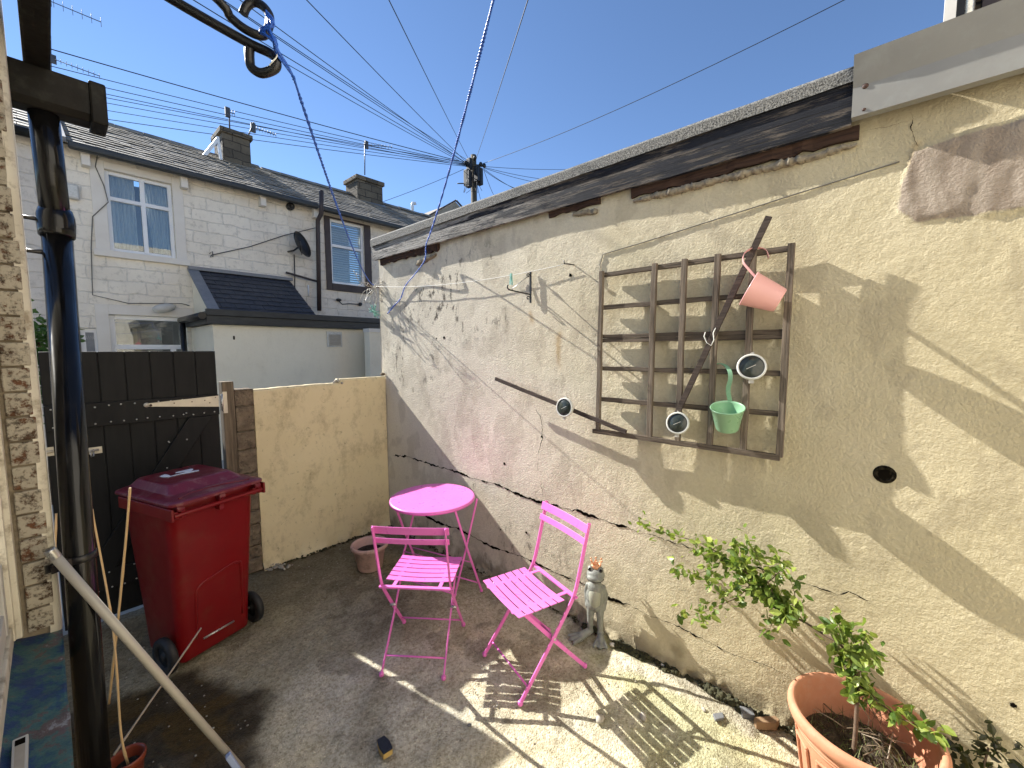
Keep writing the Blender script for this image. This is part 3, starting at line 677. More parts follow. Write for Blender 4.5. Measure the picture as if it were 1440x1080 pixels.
# ================================================================== NEAR BRICK HOUSE, LEFT EDGE
hs = thing('brick_house', 'brick house end with flaking white paint at the left edge of the yard', 'house', (-.3, 1.9, 0))
RY = 1.93                                         # far jamb of the window opening
b = MB(); r = random.Random(9); z = .885; k = 0
while z < 3.6:
    h = .072; b.box((-.098+r.uniform(-.001,.002), RY-.006+r.uniform(-.003,.002), z), (-.040+r.uniform(-.004,.003), RY+.10, z+h-.003)); z += h+.003; k += 1
b.build('brickwork', MT['brick'], hs, None, .004)
b = MB(); b.box((-.6, RY+.003, .0), (-.046, RY+.13, 3.6)); b.box((-.6, .2, 0), (-.130, RY+.003, .80)); b.build('wall', MT['mortar'], hs)
b = MB(); n = 80
for i in range(n+1):
    zz = .86+(3.6-.86)*i/n; j = float(fbm(np.array(zz), np.array(.2), 12, 4, 8)); j2 = float(fbm(np.array(zz), np.array(3.2), 18, 4, 18))
    b.v += [Vector((-.044-.012*j, RY-.004-.004*j2, zz)), Vector((-.030, RY-.001, zz)), Vector((-.027, RY+.02, zz)), Vector((-.027, RY+.13, zz)), Vector((-.05, RY+.13, zz))]
    if i:
        for k in range(4): c0 = 5*(i-1)+k; b.face((c0, c0+1, c0+6, c0+5), 0, True)
b.build('render_edge', MT['oldwhite'], hs)
# window frame set back in the opening
b = MB(); b.box((-.150, RY-.055, .90), (-.106, RY-.004, 3.4)); b.box((-.150, RY-.085, .91), (-.118, RY-.0555, 3.4)); b.box((-.150, -.4, .905), (-.122, RY-.0855, .955))
wf = b.build('window_frame', MT['oldwhite'], hs, None, .003)
b = MB(); b.box((-.150, RY-.14, .956), (-.128, RY-.086, 1.15)); b.box((-.150, -.4, .956), (-.130, RY-.1405, 1.02)); b.build('casement', MT['cream_box'], wf, None, .003)
b = MB(); b.box((-.145, -.4, 1.021), (-.141, RY-.141, 3.3)); b.build('pane', MT['glass'], wf)
b = MB(); b.box((-2.6, -.45, 0), (-2.5, RY, 3.4)); b.build("room", MT['room'], hs)
# painted stone sill, slumped and flaking
def sill():
    ys = np.linspace(.35, RY+.0, 130); xs = np.linspace(-.128, -.022, 16); X, Y = np.meshgrid(xs, ys, indexing='ij')
    edge = -.026-.004*(fbm(Y, X*0, 20, 3, 3))+(1.9-Y)*.012
    X = -.128+(X+.128)/(.106)*(edge+.128); Z = .872-(X+.128)*.10+(fbm(X, Y, 28, 4, 71)-.5)*.007+.014*np.exp(-(X+.128)/.012)
    F = np.stack([X, Y, Z], -1); lo = F[-1:].copy(); lo[..., 2] -= .085; lo[..., 0] -= .002; bk = lo.copy(); bk[..., 0] = -.13
    grid_mesh('sill', np.concatenate([F, lo, bk], 0), MT['sill'], None, None, hs)
sill()
# soffit and gutter overhead, with the short gutter run the drainpipe drops from
b = MB(); b.box((.004, .2, 2.640), (.062, 2.10, 2.73)); b.box((.004, .2, 2.7305), (.066, 2.10, 2.75)); b.build('soffit', MT['gutter'], hs, None, .006)
gA = at(30, 128, 'y', 2.05); gB = at(140, 150, 'y', 2.05)
b = MB(); x0, x1 = -.10, .172; zt, zb = 2.635, 2.52
prof = [(2.02, zt), (2.008, zt+.004), (2.012, zb+.02), (2.03, zb), (2.09, zb), (2.108, zb+.02), (2.112, zt+.004), (2.100, zt), (2.095, zb+.03), (2.03, zb+.03)]
for x in (x0, x1):
    b.v += [Vector((x, q[0], q[1])) for q in prof]
m = len(prof)
for k in range(m): j = (k+1) % m; b.face((k, j, m+j, m+k))
b.face(range(m)); b.face(range(m, 2*m))
gt = b.build('gutter', MT['gutter'], hs, None, .003)
b = MB(); b.box((x1-.028, 2.001, zb-.007), (x1+.014, 2.119, zt+.012)); b.build('end_cap', MT['gutter'], gt, None, .006)
# cast iron drainpipe with its collar and clamps
dp = [far(62, 176, 1.395), far(79, 300, 1.40)]; p2 = far(137, 1080, 1.375)
top = Vector((dp[0].x, 2.07, 2.535)); mid = far(79, 312, 1.40); bot = mid+(p2-mid)*1.5; bot.z = .06
b = MB(); b.tube([top, top.lerp(mid, .5), mid], [.036, .0365, .0365], 28); pu = b.build('drainpipe', MT['blackpipe'], hs)
b = MB(); b.tube([mid+Vector((0,0,-.01)), bot], .0375, 28); b.build('lower_pipe', MT['blackpipe'], pu)
ax = (bot-mid).normalized(); b = MB()
b.lathe([(.034,.045),(.041,.040),(.046,.018),(.047,-.005),(.0455,-.03),(.044,-.05),(.0385,-.055)], 30, 0, Matrix.Translation(mid) @ (-ax).to_track_quat('Z', 'Y').to_matrix().to_4x4())
b.build('collar', MT['blackpipe'], pu)
for zz in (2.19, 2.08):
    q = mid+ax*((mid.z-zz)/-ax.z); b = MB(); b.tube([q+Vector((-.10, .02, .004)), q+Vector((-.06, .008, 0)), q+Vector((-.03, 0, 0))], [.008, .006, .009], 10); b.build('wall_spike', MT['iron'], pu)
zz = 1.085; q = mid+ax*((mid.z-zz)/-ax.z); b = MB()
b.lathe([(.0378,.012),(.0412,.010),(.0412,-.010),(.0378,-.012)], 28, 0, Matrix.Translation(q)); b.bar(q+Vector((-.035,-.025,0)), q+Vector((-.075,-.045,.0)), .006, .026, (0,0,1)); b.bar(q+Vector((-.020,-.034,0)), q+Vector((-.062,-.060,.0)), .006, .026, (0,0,1))
b.build('clamp', MT['iron'], pu)

# ================================================================== TERRACE ACROSS THE ALLEY
HY = 9.5
def hx(x, y, Y=HY): return at(x, y, 'y', Y)
EZ, RYY, RZ = 4.93, 12.2, 6.42         # eaves height, ridge distance and height
def slate_roof(name, parent, x0, x1, y0, z0, y1, z1, courses, wid, mat, seed, jit=.010):
    """courses of single slates, each a thin tilted slab with its own lift"""
    r = random.Random(seed); b = MB(); L = math.hypot(y1-y0, z1-z0); d = Vector((0, (y1-y0)/L, (z1-z0)/L)); nrm = Vector((0, -d.z, d.y)); o = Vector((0, y0, z0)); ch = L/courses
    for c in range(courses):
        x = x0-(wid/2 if c % 2 else 0)
        while x < x1:
            xa = max(x, x0); xb = min(x+wid, x1); w2 = r.uniform(-.004, .004)
            if xb-xa > .02:
                lift = .016+r.uniform(0, jit); s0 = c*ch-r.uniform(0, .012); s1 = c*ch+ch*1.12
                p = lambda xx, s, h: Vector((xx, 0, 0))+o+d*s+nrm*h
                tl = r.uniform(-.004, .004)
                b.hexa([p(xa+.003, s0, lift+tl), p(xb-.003+w2, s0, lift-tl), p(xb-.003, s1, .006), p(xa+.003, s1, .006), p(xa+.003, s0, lift+.011+tl), p(xb-.003+w2, s0, lift+.011-tl), p(xb-.003, s1, .014), p(xa+.003, s1, .014)])
            x += wid
    b.quad(o+Vector((x0,0,0)), o+Vector((x1,0,0)), o+Vector((x1,0,0))+d*L, o+Vector((x0,0,0))+d*L)
    return b.build(name, mat, parent)
def ridge(parent, x0, x1, mat):
    b = MB(); x = x0; r = random.Random(int(x0*10))
    while x < x1:
        xe = min(x+.45, x1); dz = r.uniform(-.012, .012)
        b.prism([(x, RYY-.15, RZ-.05+dz), (x, RYY-.02, RZ+.055+dz), (x, RYY+.02, RZ+.055+dz), (x, RYY+.15, RZ-.05+dz)], (xe-x-.008, 0, 0)); x = xe
    b.build('ridge_tiles', mat, parent)
def house(label, name, x0, x1, wallmat, roofmat, seed, base=(None,)):
    t = thing(name, label, 'house', ((x0+x1)/2, HY, 0), 'terraced houses behind the alley')
    return t
def wall_with_holes(parent, x0, x1, z0, z1, holes, mat, y=HY, th=.3):
    """front wall as panels around its window openings"""
    xs = sorted({x0, x1, *[h[0] for h in holes], *[h[1] for h in holes]}); b = MB()
    for xa, xb in zip(xs[:-1], xs[1:]):
        cuts = sorted([(h[2], h[3]) for h in holes if h[0] <= xa+1e-6 and h[1] >= xb-1e-6]); z = z0
        for c0, c1 in cuts:
            if c0 > z: b.box((xa, y, z), (xb, y+th, c0))
            z = c1
        if z1 > z: b.box((xa, y, z), (xb, y+th, z1))
    return b.build('wall', mat, parent)
def window(parent, x0, x1, z0, z1, bars, y=HY, recess=.07, fw=.055, inside='curtain', name='window'):
    """bars: list of (kind, pos, lo, hi) glazing members as fractions"""
    f = MB(); yy = y+recess
    f.box((x0, yy, z0), (x0+fw, yy+.06, z1)); f.box((x1-fw, yy, z0), (x1, yy+.06, z1)); f.box((x0+fw+.0005, yy+.001, z1-fw), (x1-fw-.0005, yy+.06, z1)); f.box((x0+fw+.0005, yy+.001, z0), (x1-fw-.0005, yy+.06, z0+fw))
    for (k, p, a, c_) in bars:
        if k == 'v': X = x0+(x1-x0)*p; f.box((X-fw*.55, yy-.008, z0+fw*.5+(z1-z0-fw)*a), (X+fw*.55, yy+.05, z0+fw*.5+(z1-z0-fw)*c_))
        else: Z = z0+(z1-z0)*p; f.box((x0+fw*.6+(x1-x0-fw)*a, yy-.006, Z-fw*.55), (x0+fw*.4+(x1-x0-fw)*c_, yy+.048, Z+fw*.55))
    wf = f.build(name, MT['upvc'], parent, None, .006)
    g_ = MB(); g_.box((x0+fw, yy+.03, z0+fw), (x1-fw, yy+.034, z1-fw)); g_.build('pane', MT['glass'], wf)
    r_ = MB(); r_.box((x0-.1, y+.95, z0-.1), (x1+.1, y+1.0, z1+.1)); r_.build('room', MT['room'], wf)
    c = MB(); r = random.Random(int(x0*100))
    if inside == 'curtain':
        for (a, e) in ((.03, .44), (.56, .97)):
            n = 28
            for i in range(n+1):
                u = a+(e-a)*i/n; px = x0+(x1-x0)*u; q = (.25 if a < .5 else .5)
                xt = px; xb_ = px if a < .5 else x0+(x1-x0)*(a+.12+(e-a-.12)*i/n)
                yy2 = y+.22+.03*math.sin(i*1.7); c.v += [Vector((xt, yy2, z1-.02)), Vector((xb_, yy2+.01, z0+.02))]
                if i: k = len(c.v); c.face((k-4, k-3, k-1, k-2), 0, True)
        c.build('curtain', MT['curtain'], wf)
    elif inside == 'blind':
        n = 26
        for i in range(n):
            z = z0+.03+(z1-z0-.06)*i/n; c.box((x0+.03, y+.17, z), (x1-.03, y+.185, z+(z1-z0)/n*.72))
        c.build('blind', MT['blind'], wf)
    return wf

xa, xb, xc = hx(107,420).x, hx(405,290).x, 9.4
# --- left neighbour
h1 = house('offwhite painted stone terraced house mostly hidden behind the black drainpipe', 'terraced_house', -6, xa, None, None, 1)
dL = hx(112, 470); dR = hx(141, 470)
wall_with_holes(h1, -6, xa-.002, -.03, EZ, [], MT['housegrey'])
slate_roof('roof', h1, -4, xa-.03, HY-.22, EZ-.08, RYY, RZ, 13, .30, MT['oldslate'], 3); ridge(h1, -4, xa-.03, MT['oldslate'])
b = MB(); b.tube([(-5, HY-.24, EZ-.06), (xa-.05, HY-.24, EZ-.06)], .065, 10); b.build('gutter', MT['gutter'], h1)
b = MB(); b.box((-2.6, RYY-.45, 5.9), (-1.6, RYY+.35, 7.6)); b.build('chimney', MT['chimney'], h1)
# --- middle house
h2 = house('white painted stone terraced house with a two light casement and slate roof', 'terraced_house', xa, xb, None, None, 2)
wA, wB = hx(145,237), hx(243,356); W2 = (hx(146,237).x, hx(241,256).x, hx(155,352).z, hx(146,237).z)
g1, g2 = hx(153,442), hx(262,450); G2 = (g1.x, g2.x, 1.15, g1.z)
D2 = (hx(112,463).x, hx(139,463).x, .1, hx(120,461).z)
wall_with_holes(h2, xa, xb, -.03, EZ, [W2, G2, D2], MT['housewhite'])
slate_roof('roof', h2, xa-.02, hx(447,280,HY-.2).x, HY-.22, EZ-.08, RYY, RZ, 15, .26, MT['oldslate'], 5, .014); ridge(h2, xa-.02, 3.9, MT['oldslate'])
window(h2, *W2, [('v', .54, 0, 1), ('h', .665, 0, 1)])
b = MB()
for (x0, x1) in ((W2[0]-.17, W2[0]-.002), (W2[1]+.002, W2[1]+.15)): b.box((x0, HY-.018, W2[2]-.01), (x1, HY-.001, W2[3]+.12))
b.box((W2[0]-.0015, HY-.018, W2[3]+.002), (W2[1]+.0015, HY-.001, W2[3]+.12)); b.build('window_surround', MT['trim'], h2, None, .004)
b = MB(); b.box((W2[0]-.2, HY-.075, W2[2]-.11), (W2[1]+.18, HY+.08, W2[2]-.011)); b.build('sill', MT['trim'], h2, None, .006)
wf = window(h2, *G2, [('h', .56, 0, 1), ('v', .80, 0, .56)], inside='none', fw=.07)
b = MB(); b.box((G2[0]-.16, HY-.016, .9), (G2[0]-.002, HY-.001, G2[3]+.16)); b.box((G2[0]-.0015, HY-.016, G2[3]+.002), (G2[1]+.1, HY-.001, G2[3]+.16)); b.build('window_surround', MT['trim'], h2, None, .004)
b = MB(); b.box((D2[0], HY+.06, D2[2]), (D2[1], HY+.10, D2[3])); dr = b.build('back_door', MT['upvc'], h2, None, .004)
b = MB(); b.box((D2[0]+.06, HY+.052, 1.0), (D2[1]-.06, HY+.0595, D2[3]-.07)); dp_ = b.build('door_glass', MT['lead'], dr)
b = MB(); px0, px1 = D2[0]+.06, D2[1]-.06
for i in range(5):
    z = 1.2+i*.25; m = 8
    b.strip([(px0+(px1-px0)*k/m, HY+.049, z+(.06 if k % 2 else 0)) for k in range(m+1)], .012, .004, (0, 1, 0))
b.build('lattice', MT['upvc'], dp_)
b = MB(); b.box((xa+.05, HY-.30, EZ-.135), (hx(449,290,HY-.3).x, HY-.19, EZ-.03)); b.build('gutter', MT['flatroof'], h2, None, .03, 3)
for q in ((118,208),(256,245),(366,268),(440,291)): p = hx(*q); b = MB(); b.box((p.x-.05, HY-.16, EZ-.30), (p.x+.05, HY-.001, EZ-.10)); b.build('corbel', MT['trim'], h2, None, .006)
b = MB(); p0 = Vector((xa, HY-.26, EZ-.02)); p1 = Vector((xa, RYY, RZ+.05)); b.bar(p0, p1, .07, .06); b.build('verge', MT['lead'], h2)
def chimney(parent, px, py_t, py_b, w_, cap=True):
    x0 = hx(px[0], 240, RYY).x; x1 = hx(px[1], 240, RYY).x; zt = hx((px[0]+px[1])/2, py_t, RYY-.4).z
    b = MB(); b.box((x0, RYY-.42, RZ-.75), (x1, RYY+.30, zt-.14)); ch = b.build('chimney', MT['chimney'], parent, None, .015)
    b = MB(); b.box((x0-.05, RYY-.47, zt-.1395), (x1+.05, RYY+.35, zt-.02)); b.build('chimney_cap', MT['chimney'], ch, None, .015)
    b = MB(); b.bar((x0-.06, RYY-.46, RZ-.28), (x1+.06, RYY-.46, RZ-.24), .16, .02, (0, -.6, .8)); b.build('flashing', MT['lead'], ch)
    return (x0, x1, zt)
cA = chimney(h2, (308, 346), 182, 232, .8)
b = MB(); b.bar((cA[0]-.42, RYY-.47, RZ-.30), (cA[0]-.10, RYY-.44, cA[2]-.35), .07, .07); b.bar((cA[0]-.06, RYY-.47, RZ-.30), (cA[0]-.10, RYY-.44, cA[2]-.30), .07, .05); b.build('chimney_prop', MT['upvc'], h2)
# --- right house
h3 = house('cream terraced house with a brown surround to its window and a black soil pipe', 'terraced_house', xb, xc, None, None, 3)
W3 = (hx(463,305).x, hx(511,318).x, hx(465,398).z, hx(464,307).z)
wall_with_holes(h3, xb+.002, xc, -.03, EZ-.02, [W3], MT['housecream'])
xm = hx(449,290,HY-.2).x
slate_roof('roof', h3, xm, xc+.2, HY-.22, EZ-.10, RYY, RZ-.03, 14, .28, MT['oldslate'], 8, .012); ridge(h3, 3.95, xc+.2, MT['oldslate'])
window(h3, *W3, [('h', .60, 0, 1)], inside='blind', recess=.04)
s = hx(455,303).x; e = hx(520,318).x
b = MB(); b.box((s, HY-.03, W3[2]-.16), (W3[0]-.001, HY-.001, EZ-.16)); b.box((W3[1]+.001, HY-.03, W3[2]-.16), (e, HY-.001, EZ-.16)); b.box((W3[0]-.0005, HY-.03, W3[3]+.001), (W3[1]+.0005, HY-.001, EZ-.16)); b.box((W3[0]-.0005, HY-.034, W3[2]-.16), (W3[1]+.0005, HY-.001, W3[2]-.001))
b.build('window_surround', MT['darktrim'], h3, None, .004)
b = MB(); b.box((xm+.03, HY-.31, EZ-.155), (xc+.2, HY-.20, EZ-.055)); b.build('gutter', MT['flatroof'], h3, None, .03, 3)
cB = chimney(h3, (492, 527), 247, 285, .8)
q0, q1 = hx(452,268,HY-.32), hx(452,300,HY-.32); b = MB()
b.tube([q0, q1, hx(447,310,HY-.14), hx(447,320,HY-.14), hx(449,437,HY-.14)], .045, 10); sp = b.build('soil_pipe', MT['darktrim'], h3)
b = MB(); b.tube([hx(402,383,HY-.06), hx(447,396,HY-.12)], .022, 8); b.build('waste_pipe', MT['darktrim'], sp)
b = MB(); p = hx(407,291); b.lathe([(.075,0),(.075,.09),(.05,.10),(0,.06)], 14, 0, Matrix.Translation(p) @ Matrix.Rotation(R(90), 4, 'X')); b.build('vent_cowl', MT['iron'], h3)
b = MB(); p = hx(433,410); b.tube([p+Vector((0,-.03,.14)), p+Vector((0,-.03,-.1))], .015, 6); b.build('conduit', MT['upvc'], h3)
b = MB(); p = hx(580,297,RYY); b.tube([p+Vector((0,0,-.2)), p+Vector((0,0,.2)), p+Vector((.03,0,.28)), p+Vector((.10,0,.30)), p+Vector((.12,0,.24))], .05, 8); b.build('vent_pipe', MT['upvc'], h3)

# bits fixed to the houses that read as things of their own
def onwall(px, py, off=0): return hx(px, py)+Vector((0, -off, 0))
sd = thing('satellite_dish', 'dark satellite dish on a bracket beside the black soil pipe', 'satellite dish', hx(415,350))
p = hx(417,347)+Vector((0,-.28,0)); mt_ = Matrix.Translation(p) @ Matrix.Rotation(R(38), 4, 'Z') @ Matrix.Rotation(R(72), 4, 'X')
b = MB(); b.lathe([(0,-.045),(.10,-.040),(.20,-.020),(.27,.012),(.275,.018),(.20,-.010),(0,-.035)], 26, 0, mt_); b.build('dish', MT['iron'], sd)
b = MB(); b.tube([p, hx(409,354)+Vector((0,-.16,0)), hx(405,354)], .018, 8); b.tube([p+Vector((0,.02,-.2)), p+Vector((-.12,-.22,-.17)), p+Vector((-.15,-.30,-.02))], .014, 8); b.build('arm', MT['iron'], sd)
b = MB(); b.tube([hx(413,358)+Vector((0,-.02,0)), hx(414,385)+Vector((0,-.02,0)), hx(414,408)+Vector((0,-.02,0))], .010, 6); b.build('lead', MT['wire'], sd)
al = thing('alarm_box', 'pale grey alarm box high on the offwhite wall by the black drainpipe', 'alarm box', hx(103,271))
b = MB(); p = hx(103,271); b.box((p.x-.12, HY-.09, p.z-.11), (p.x+.06, HY-.001, p.z+.11)); b.build('case', MT['cream_box'], al, None, .02)
b = MB(); b.box((p.x-.10, HY-.094, p.z-.085), (p.x+.04, HY-.0905, p.z+.085)); b.build('cover', MT['lightwhite'], al)
fl = thing('flood_light', 'white oval floodlight above the ground floor window', 'light', hx(229,434))
p = hx(229,434); b = MB(); b.ball(p+Vector((0,-.14,0)), (.17,.08,.075), 16, 0, Matrix.Rotation(R(-14), 3, 'Y')); b.build('housing', MT['cream_box'], fl)
b = MB(); b.box((p.x-.04, HY-.10, p.z-.03), (p.x+.04, HY-.001, p.z+.03)); b.build('bracket', MT['cream_box'], fl)
b = MB(); pts = [hx(294,357), hx(298,354), hx(299,361), hx(295,362)]
b.tube([q+Vector((0,-.03,0)) for q in pts]+[hx(297,359)+Vector((0,-.03,0)), hx(350,346)+Vector((0,-.03,-.02)), hx(400,331)+Vector((0,-.03,0)), hx(442,321)+Vector((0,-.05,0))], .008, 6)
tag(b.build('house_cable', MT['wire'], None, hx(297,360)), 'black cable slung slackly across the white house front to the soil pipe', 'cable')
b = MB(); b.tube([hx(138,212)+Vector((0,-.025,0)), hx(134,235)+Vector((0,-.025,0)), hx(146,262)+Vector((0,-.03,0)), hx(152,285)+Vector((0,-.03,0)), hx(130,305)+Vector((0,-.025,0)), hx(128,350)+Vector((0,-.025,0)), hx(130,415)+Vector((0,-.025,0)), hx(180,425)+Vector((0,-.025,-.02)), hx(255,427)+Vector((0,-.025,0)), hx(266,430)+Vector((0,-.025,0))], .007, 6)
tag(b.build('house_cable', MT['cablegrey'], None, hx(134,235)), 'pale cable looping past the casement window down to the floodlight', 'cable')
wb = thing('wall_bracket_lamp', 'small black twin hook fixture under the brown edged window', 'wall fixture', hx(480,425))
b = MB(); p = hx(475,422); b.ball(p+Vector((0,-.05,0)), (.07,.05,.035), 10); b.tube([p, hx(480,428)+Vector((0,-.04,0)), hx(490,427)+Vector((0,-.04,0)), hx(503,428)+Vector((0,-.04,0))], .009, 6); b.build('arm', MT['iron'], wb)
b = MB(); p = hx(505,428); b.ball(p+Vector((0,-.05,0)), (.05,.05,.045), 10); b.build('head', MT['iron'], wb)

# ================================================================== LOW EXTENSION WITH LEAN-TO
XY = 8.0
ex = thing('rear_extension', 'low cream rendered extension with black flat roof edge and slate lean-to', 'extension', (3.4, XY, 0))
c0 = at(299,456,'y',XY); ct = at(299,432,'y',XY); xr = 6.3
EXT = c0.z
b = MB(); b.box((c0.x, XY, -.03), (xr, HY-.003, EXT)); b.build('wall', MT['extwall'], ex)
b = MB(); b.box((c0.x-.10, XY-.10, EXT+.002), (xr+.1, XY-.06, EXT+.135)); b.box((c0.x-.10, XY-.13, EXT+.1355), (xr+.1, XY-.055, EXT+.235)); b.box((c0.x-.10, XY-.0595, EXT+.002), (c0.x-.06, HY-.01, EXT+.20)); b.build('roof_edge', MT['flatroof'], ex, None, .006)
b = MB(); b.box((c0.x-.0595, XY-.0545, EXT+.05), (xr+.1, HY-.005, EXT+.20)); b.build('flat_roof', MT['flatroof'], ex)
b = MB(); b.tube([(c0.x-.16, XY-.15, EXT+.12), (c0.x-.16, HY-.1, EXT+.12)], .055, 10); b.tube([(c0.x-.16, HY-.22, EXT+.12), (c0.x-.16, HY-.22, .2)], .045, 10); b.build('gutter', MT['iron'], ex)
sA, sB = hx(269,381), hx(406,396); lo = at(310,432,'y',XY+.25); lo2 = at(447,438,'y',XY+.25)
n0 = EXT+.20
slate_roof('slate_roof', ex, sA.x+.05, sB.x+.02, XY+.22, n0, HY-.004, sA.z, 9, .22, MT['slate'], 12, .006)
b = MB(); b.bar((sA.x+.02, XY+.20, n0+.03), (sA.x+.02, HY-.01, sA.z+.03), .16, .03); b.build('lead_verge', MT['lead'], ex)
b = MB(); b.bar((sA.x-.05, HY-.03, sA.z+.05), (sB.x+.06, HY-.03, sA.z+.05), .08, .06); b.build('lead_flashing', MT['lead'], ex)
b = MB(); b.prism([(sA.x, XY+.23, EXT+.18), (sA.x, HY-.003, EXT+.18), (sA.x, HY-.003, sA.z)], (.05, 0, 0)); b.build('gable', MT['extwall'], ex)
vA, vB = at(459,466,'y',XY), at(481,488,'y',XY)
b = MB(); b.box((vA.x, XY-.02, vB.z), (vB.x, XY-.0005, vA.z)); vf = b.build('vent_frame', MT['lightwhite'], ex, None, .004)
b = MB()
for i in range(8): z = vB.z+.04+(vA.z-vB.z-.08)*i/8; b.bar((vA.x+.035, XY-.025, z), (vB.x-.035, XY-.025, z), .02, .012, (0, -.5, .8))
b.build('louvres', MT['handle'], vf)
b = MB(); q = at(516,470,'y',XY-.06); b.tube([(q.x, XY-.06, EXT), (q.x, XY-.06, 1.0)], .035, 8); b.build('drain_pipe', MT['flatroof'], ex)
b = MB(); q = at(329,475,'y',XY); b.box((q.x-.012, XY-.006, q.z-.03), (q.x+.012, XY+.01, q.z+.03)); b.build('wall_chip', MT['crack'], ex)
ap = thing('boundary_wall', 'pale rendered wall end beyond the alley next to the extension', 'wall', (6.4, XY-.3, 0))
b = MB(); q0 = at(518,470,'y',XY-.5); b.box((q0.x+.02, XY-.5, -.03), (q0.x+1.2, XY-.3, at(520,467,'y',XY-.5).z)); b.build('wall', MT['extwall'], ap)
b = MB(); b.box((q0.x+.01, XY-.52, at(520,467,'y',XY-.5).z+.001), (q0.x+1.2, XY-.28, at(520,464,'y',XY-.5).z+.03)); b.build('coping', MT['trim'], ap)

# ================================================================== FAR ROOF, POLE, CABLES, AERIALS
fr = thing('distant_house', 'small gabled stone house whose roof peeps over the outbuilding edge', 'house', (13, 20, 0))
A = at(604,312,'y',18.); B_ = at(652,300,'y',18.); tp = at(637,287,'y',18.)
b = MB(); b.box((A.x-.2, 18.1, -.06), (B_.x+2.5, 24, A.z)); b.build('wall', MT['rawstone'], fr)
b = MB(); p1 = at(606,309,'y',18); p2_ = at(622,293,'y',18.0)
b.prism([(A.x-.5, 17.9, A.z-.05), (tp.x+.1, 17.9, tp.z+.12), (B_.x+2.6, 17.9, A.z-.4)], (0, 6.2, 0)); b.build('roof', MT['oldslate'], fr)
b = MB(); b.bar((A.x-.55, 17.86, A.z-.02), (tp.x+.1, 17.86, tp.z+.19), .05, .09); b.bar((tp.x+.11, 17.86, tp.z+.19), (B_.x+2.6, 17.86, A.z-.36), .05, .09); b.build('verge', MT['darktrim'], fr)

PD = 15.5
ph = far(666, 235, PD)
up_ = thing('utility_pole', 'wooden telephone pole crowded with junction boxes and cables above the roof', 'utility pole', (ph.x, ph.y, 0))
b = MB(); tpz = far(664,219,PD).z; b.tube([(ph.x, ph.y, -.06), (ph.x, ph.y, tpz)], [.16, .105], 14); b.build('pole', MT['pole'], up_)
def pp(x, y, d=0): return far(x, y, PD-d)
for (x0, y0, x1, y1, d, m) in ((654,238,660,260,.22,'cablegrey'),(657,240,666,262,.28,'wire'),(673,236,681,259,.20,'wire'),(669,232,677,254,.27,'iron'),(658,222,666,238,.22,'wire')):
    a, c_ = pp(x0, y0, d), pp(x1, y1, d); k = MB(); cx, cy = (a+c_)/2, 0
    k.box((min(a.x,c_.x), a.y-.1, min(a.z,c_.z)), (max(a.x,c_.x)+.04, a.y+.1, max(a.z,c_.z))); k.build('junction_box', MT[m], up_, None, .02)
k = MB()
for q in ((676,231),(681,233),(655,229),(659,233),(668,222)): k.ball(pp(*q, .15), (.07,.07,.09), 8); k.build('insulator', MT['iron'], up_); k = MB()
k = MB(); k.bar(pp(655,233,.1), pp(682,233,.1), .07, .07); k.build('crossbar', MT['pole'], up_)
for i in range(16):
    r = random.Random(i); a = pp(660+r.uniform(-4,14), 240+r.uniform(-5,16), .25); k = MB()
    k.tube([a, a+Vector((r.uniform(-.3,.3), r.uniform(-.1,.1), r.uniform(-.5,.1))), a+Vector((r.uniform(-.35,.35), 0, r.uniform(-.7,-.1)))], .008, 5); k.build('loose_lead', MT['wire'], up_)
k = MB(); k.tube([pp(643,258,.1), pp(655,258,.1)], .02, 6); k.build('step_iron', MT['iron'], up_)

def cable(a, b_, sag, rad, label, group, name='overhead_cable'):
    b = MB(); n = 14; a = Vector(a); b_ = Vector(b_)
    b.tube([a.lerp(b_, i/n)+Vector((0, 0, -sag*4*(i/n)*(1-i/n))) for i in range(n+1)], rad, 5)
    tag(b.build(name, MT['wire'], None, a), label, 'cable', group)
hub = lambda i: pp(660+(i % 5)*1.2, 230+(i % 4)*1.6, .1)
GL = 'telephone cables running left over the roofs'; LL = 'thin black cable running left from the pole over the terrace roofs'
for i, (x, y, d) in enumerate(((40,60,9),(60,90,10),(60,103,10),(60,113,10.5),(60,120,11),(60,128,11.5),(60,140,12),(30,150,10))):
    cable(far(x, y, d), hub(i), .06, .009 if i else .012, LL, GL)
GU = 'telephone cables fanning overhead to the left'; LU = 'thin black cable climbing from the pole to the upper left sky'
for i, (x, y, d) in enumerate(((255,-40,5.5),(300,-30,5.5),(330,10,6),(300,15,5.5),(395,-40,5),(330,45,7))):
    cable(far(660+(x-660)*1.35, 230+(y-230)*1.35, d), hub(i+2), .05, .008, LU, GU)
cable(far(520, -55, 4.5), pp(658,222,.1), .03, .007, 'thin black cable rising steeply from the pole, left of the blue rope', None)
cable(far(752, -30, 4.5), pp(670,222,.1), .03, .007, 'thin black cable rising almost upright from the pole, right of the blue rope', None)
cable(far(1300, -58, 7), pp(676,231,.1), .22, .008, 'lone dark cable crossing the sky from the pole to the upper right', None)
GR = 'telephone cables dropping right behind the outbuilding roof'; LR = 'thin cable running right from the pole behind the outbuilding roof'
for i, (x, y, d) in enumerate(((840,236,22),(800,255,20),(790,262,20),(740,272,19),(700,285,18),(735,268,19))):
    cable(far(x, y, d), pp(680,234+i,.1), .1, .009, LR, GR)
cable(far(520, 290, 14), pp(652,238,.1), .05, .008, 'slack cable falling from the pole left towards the far chimney', None)

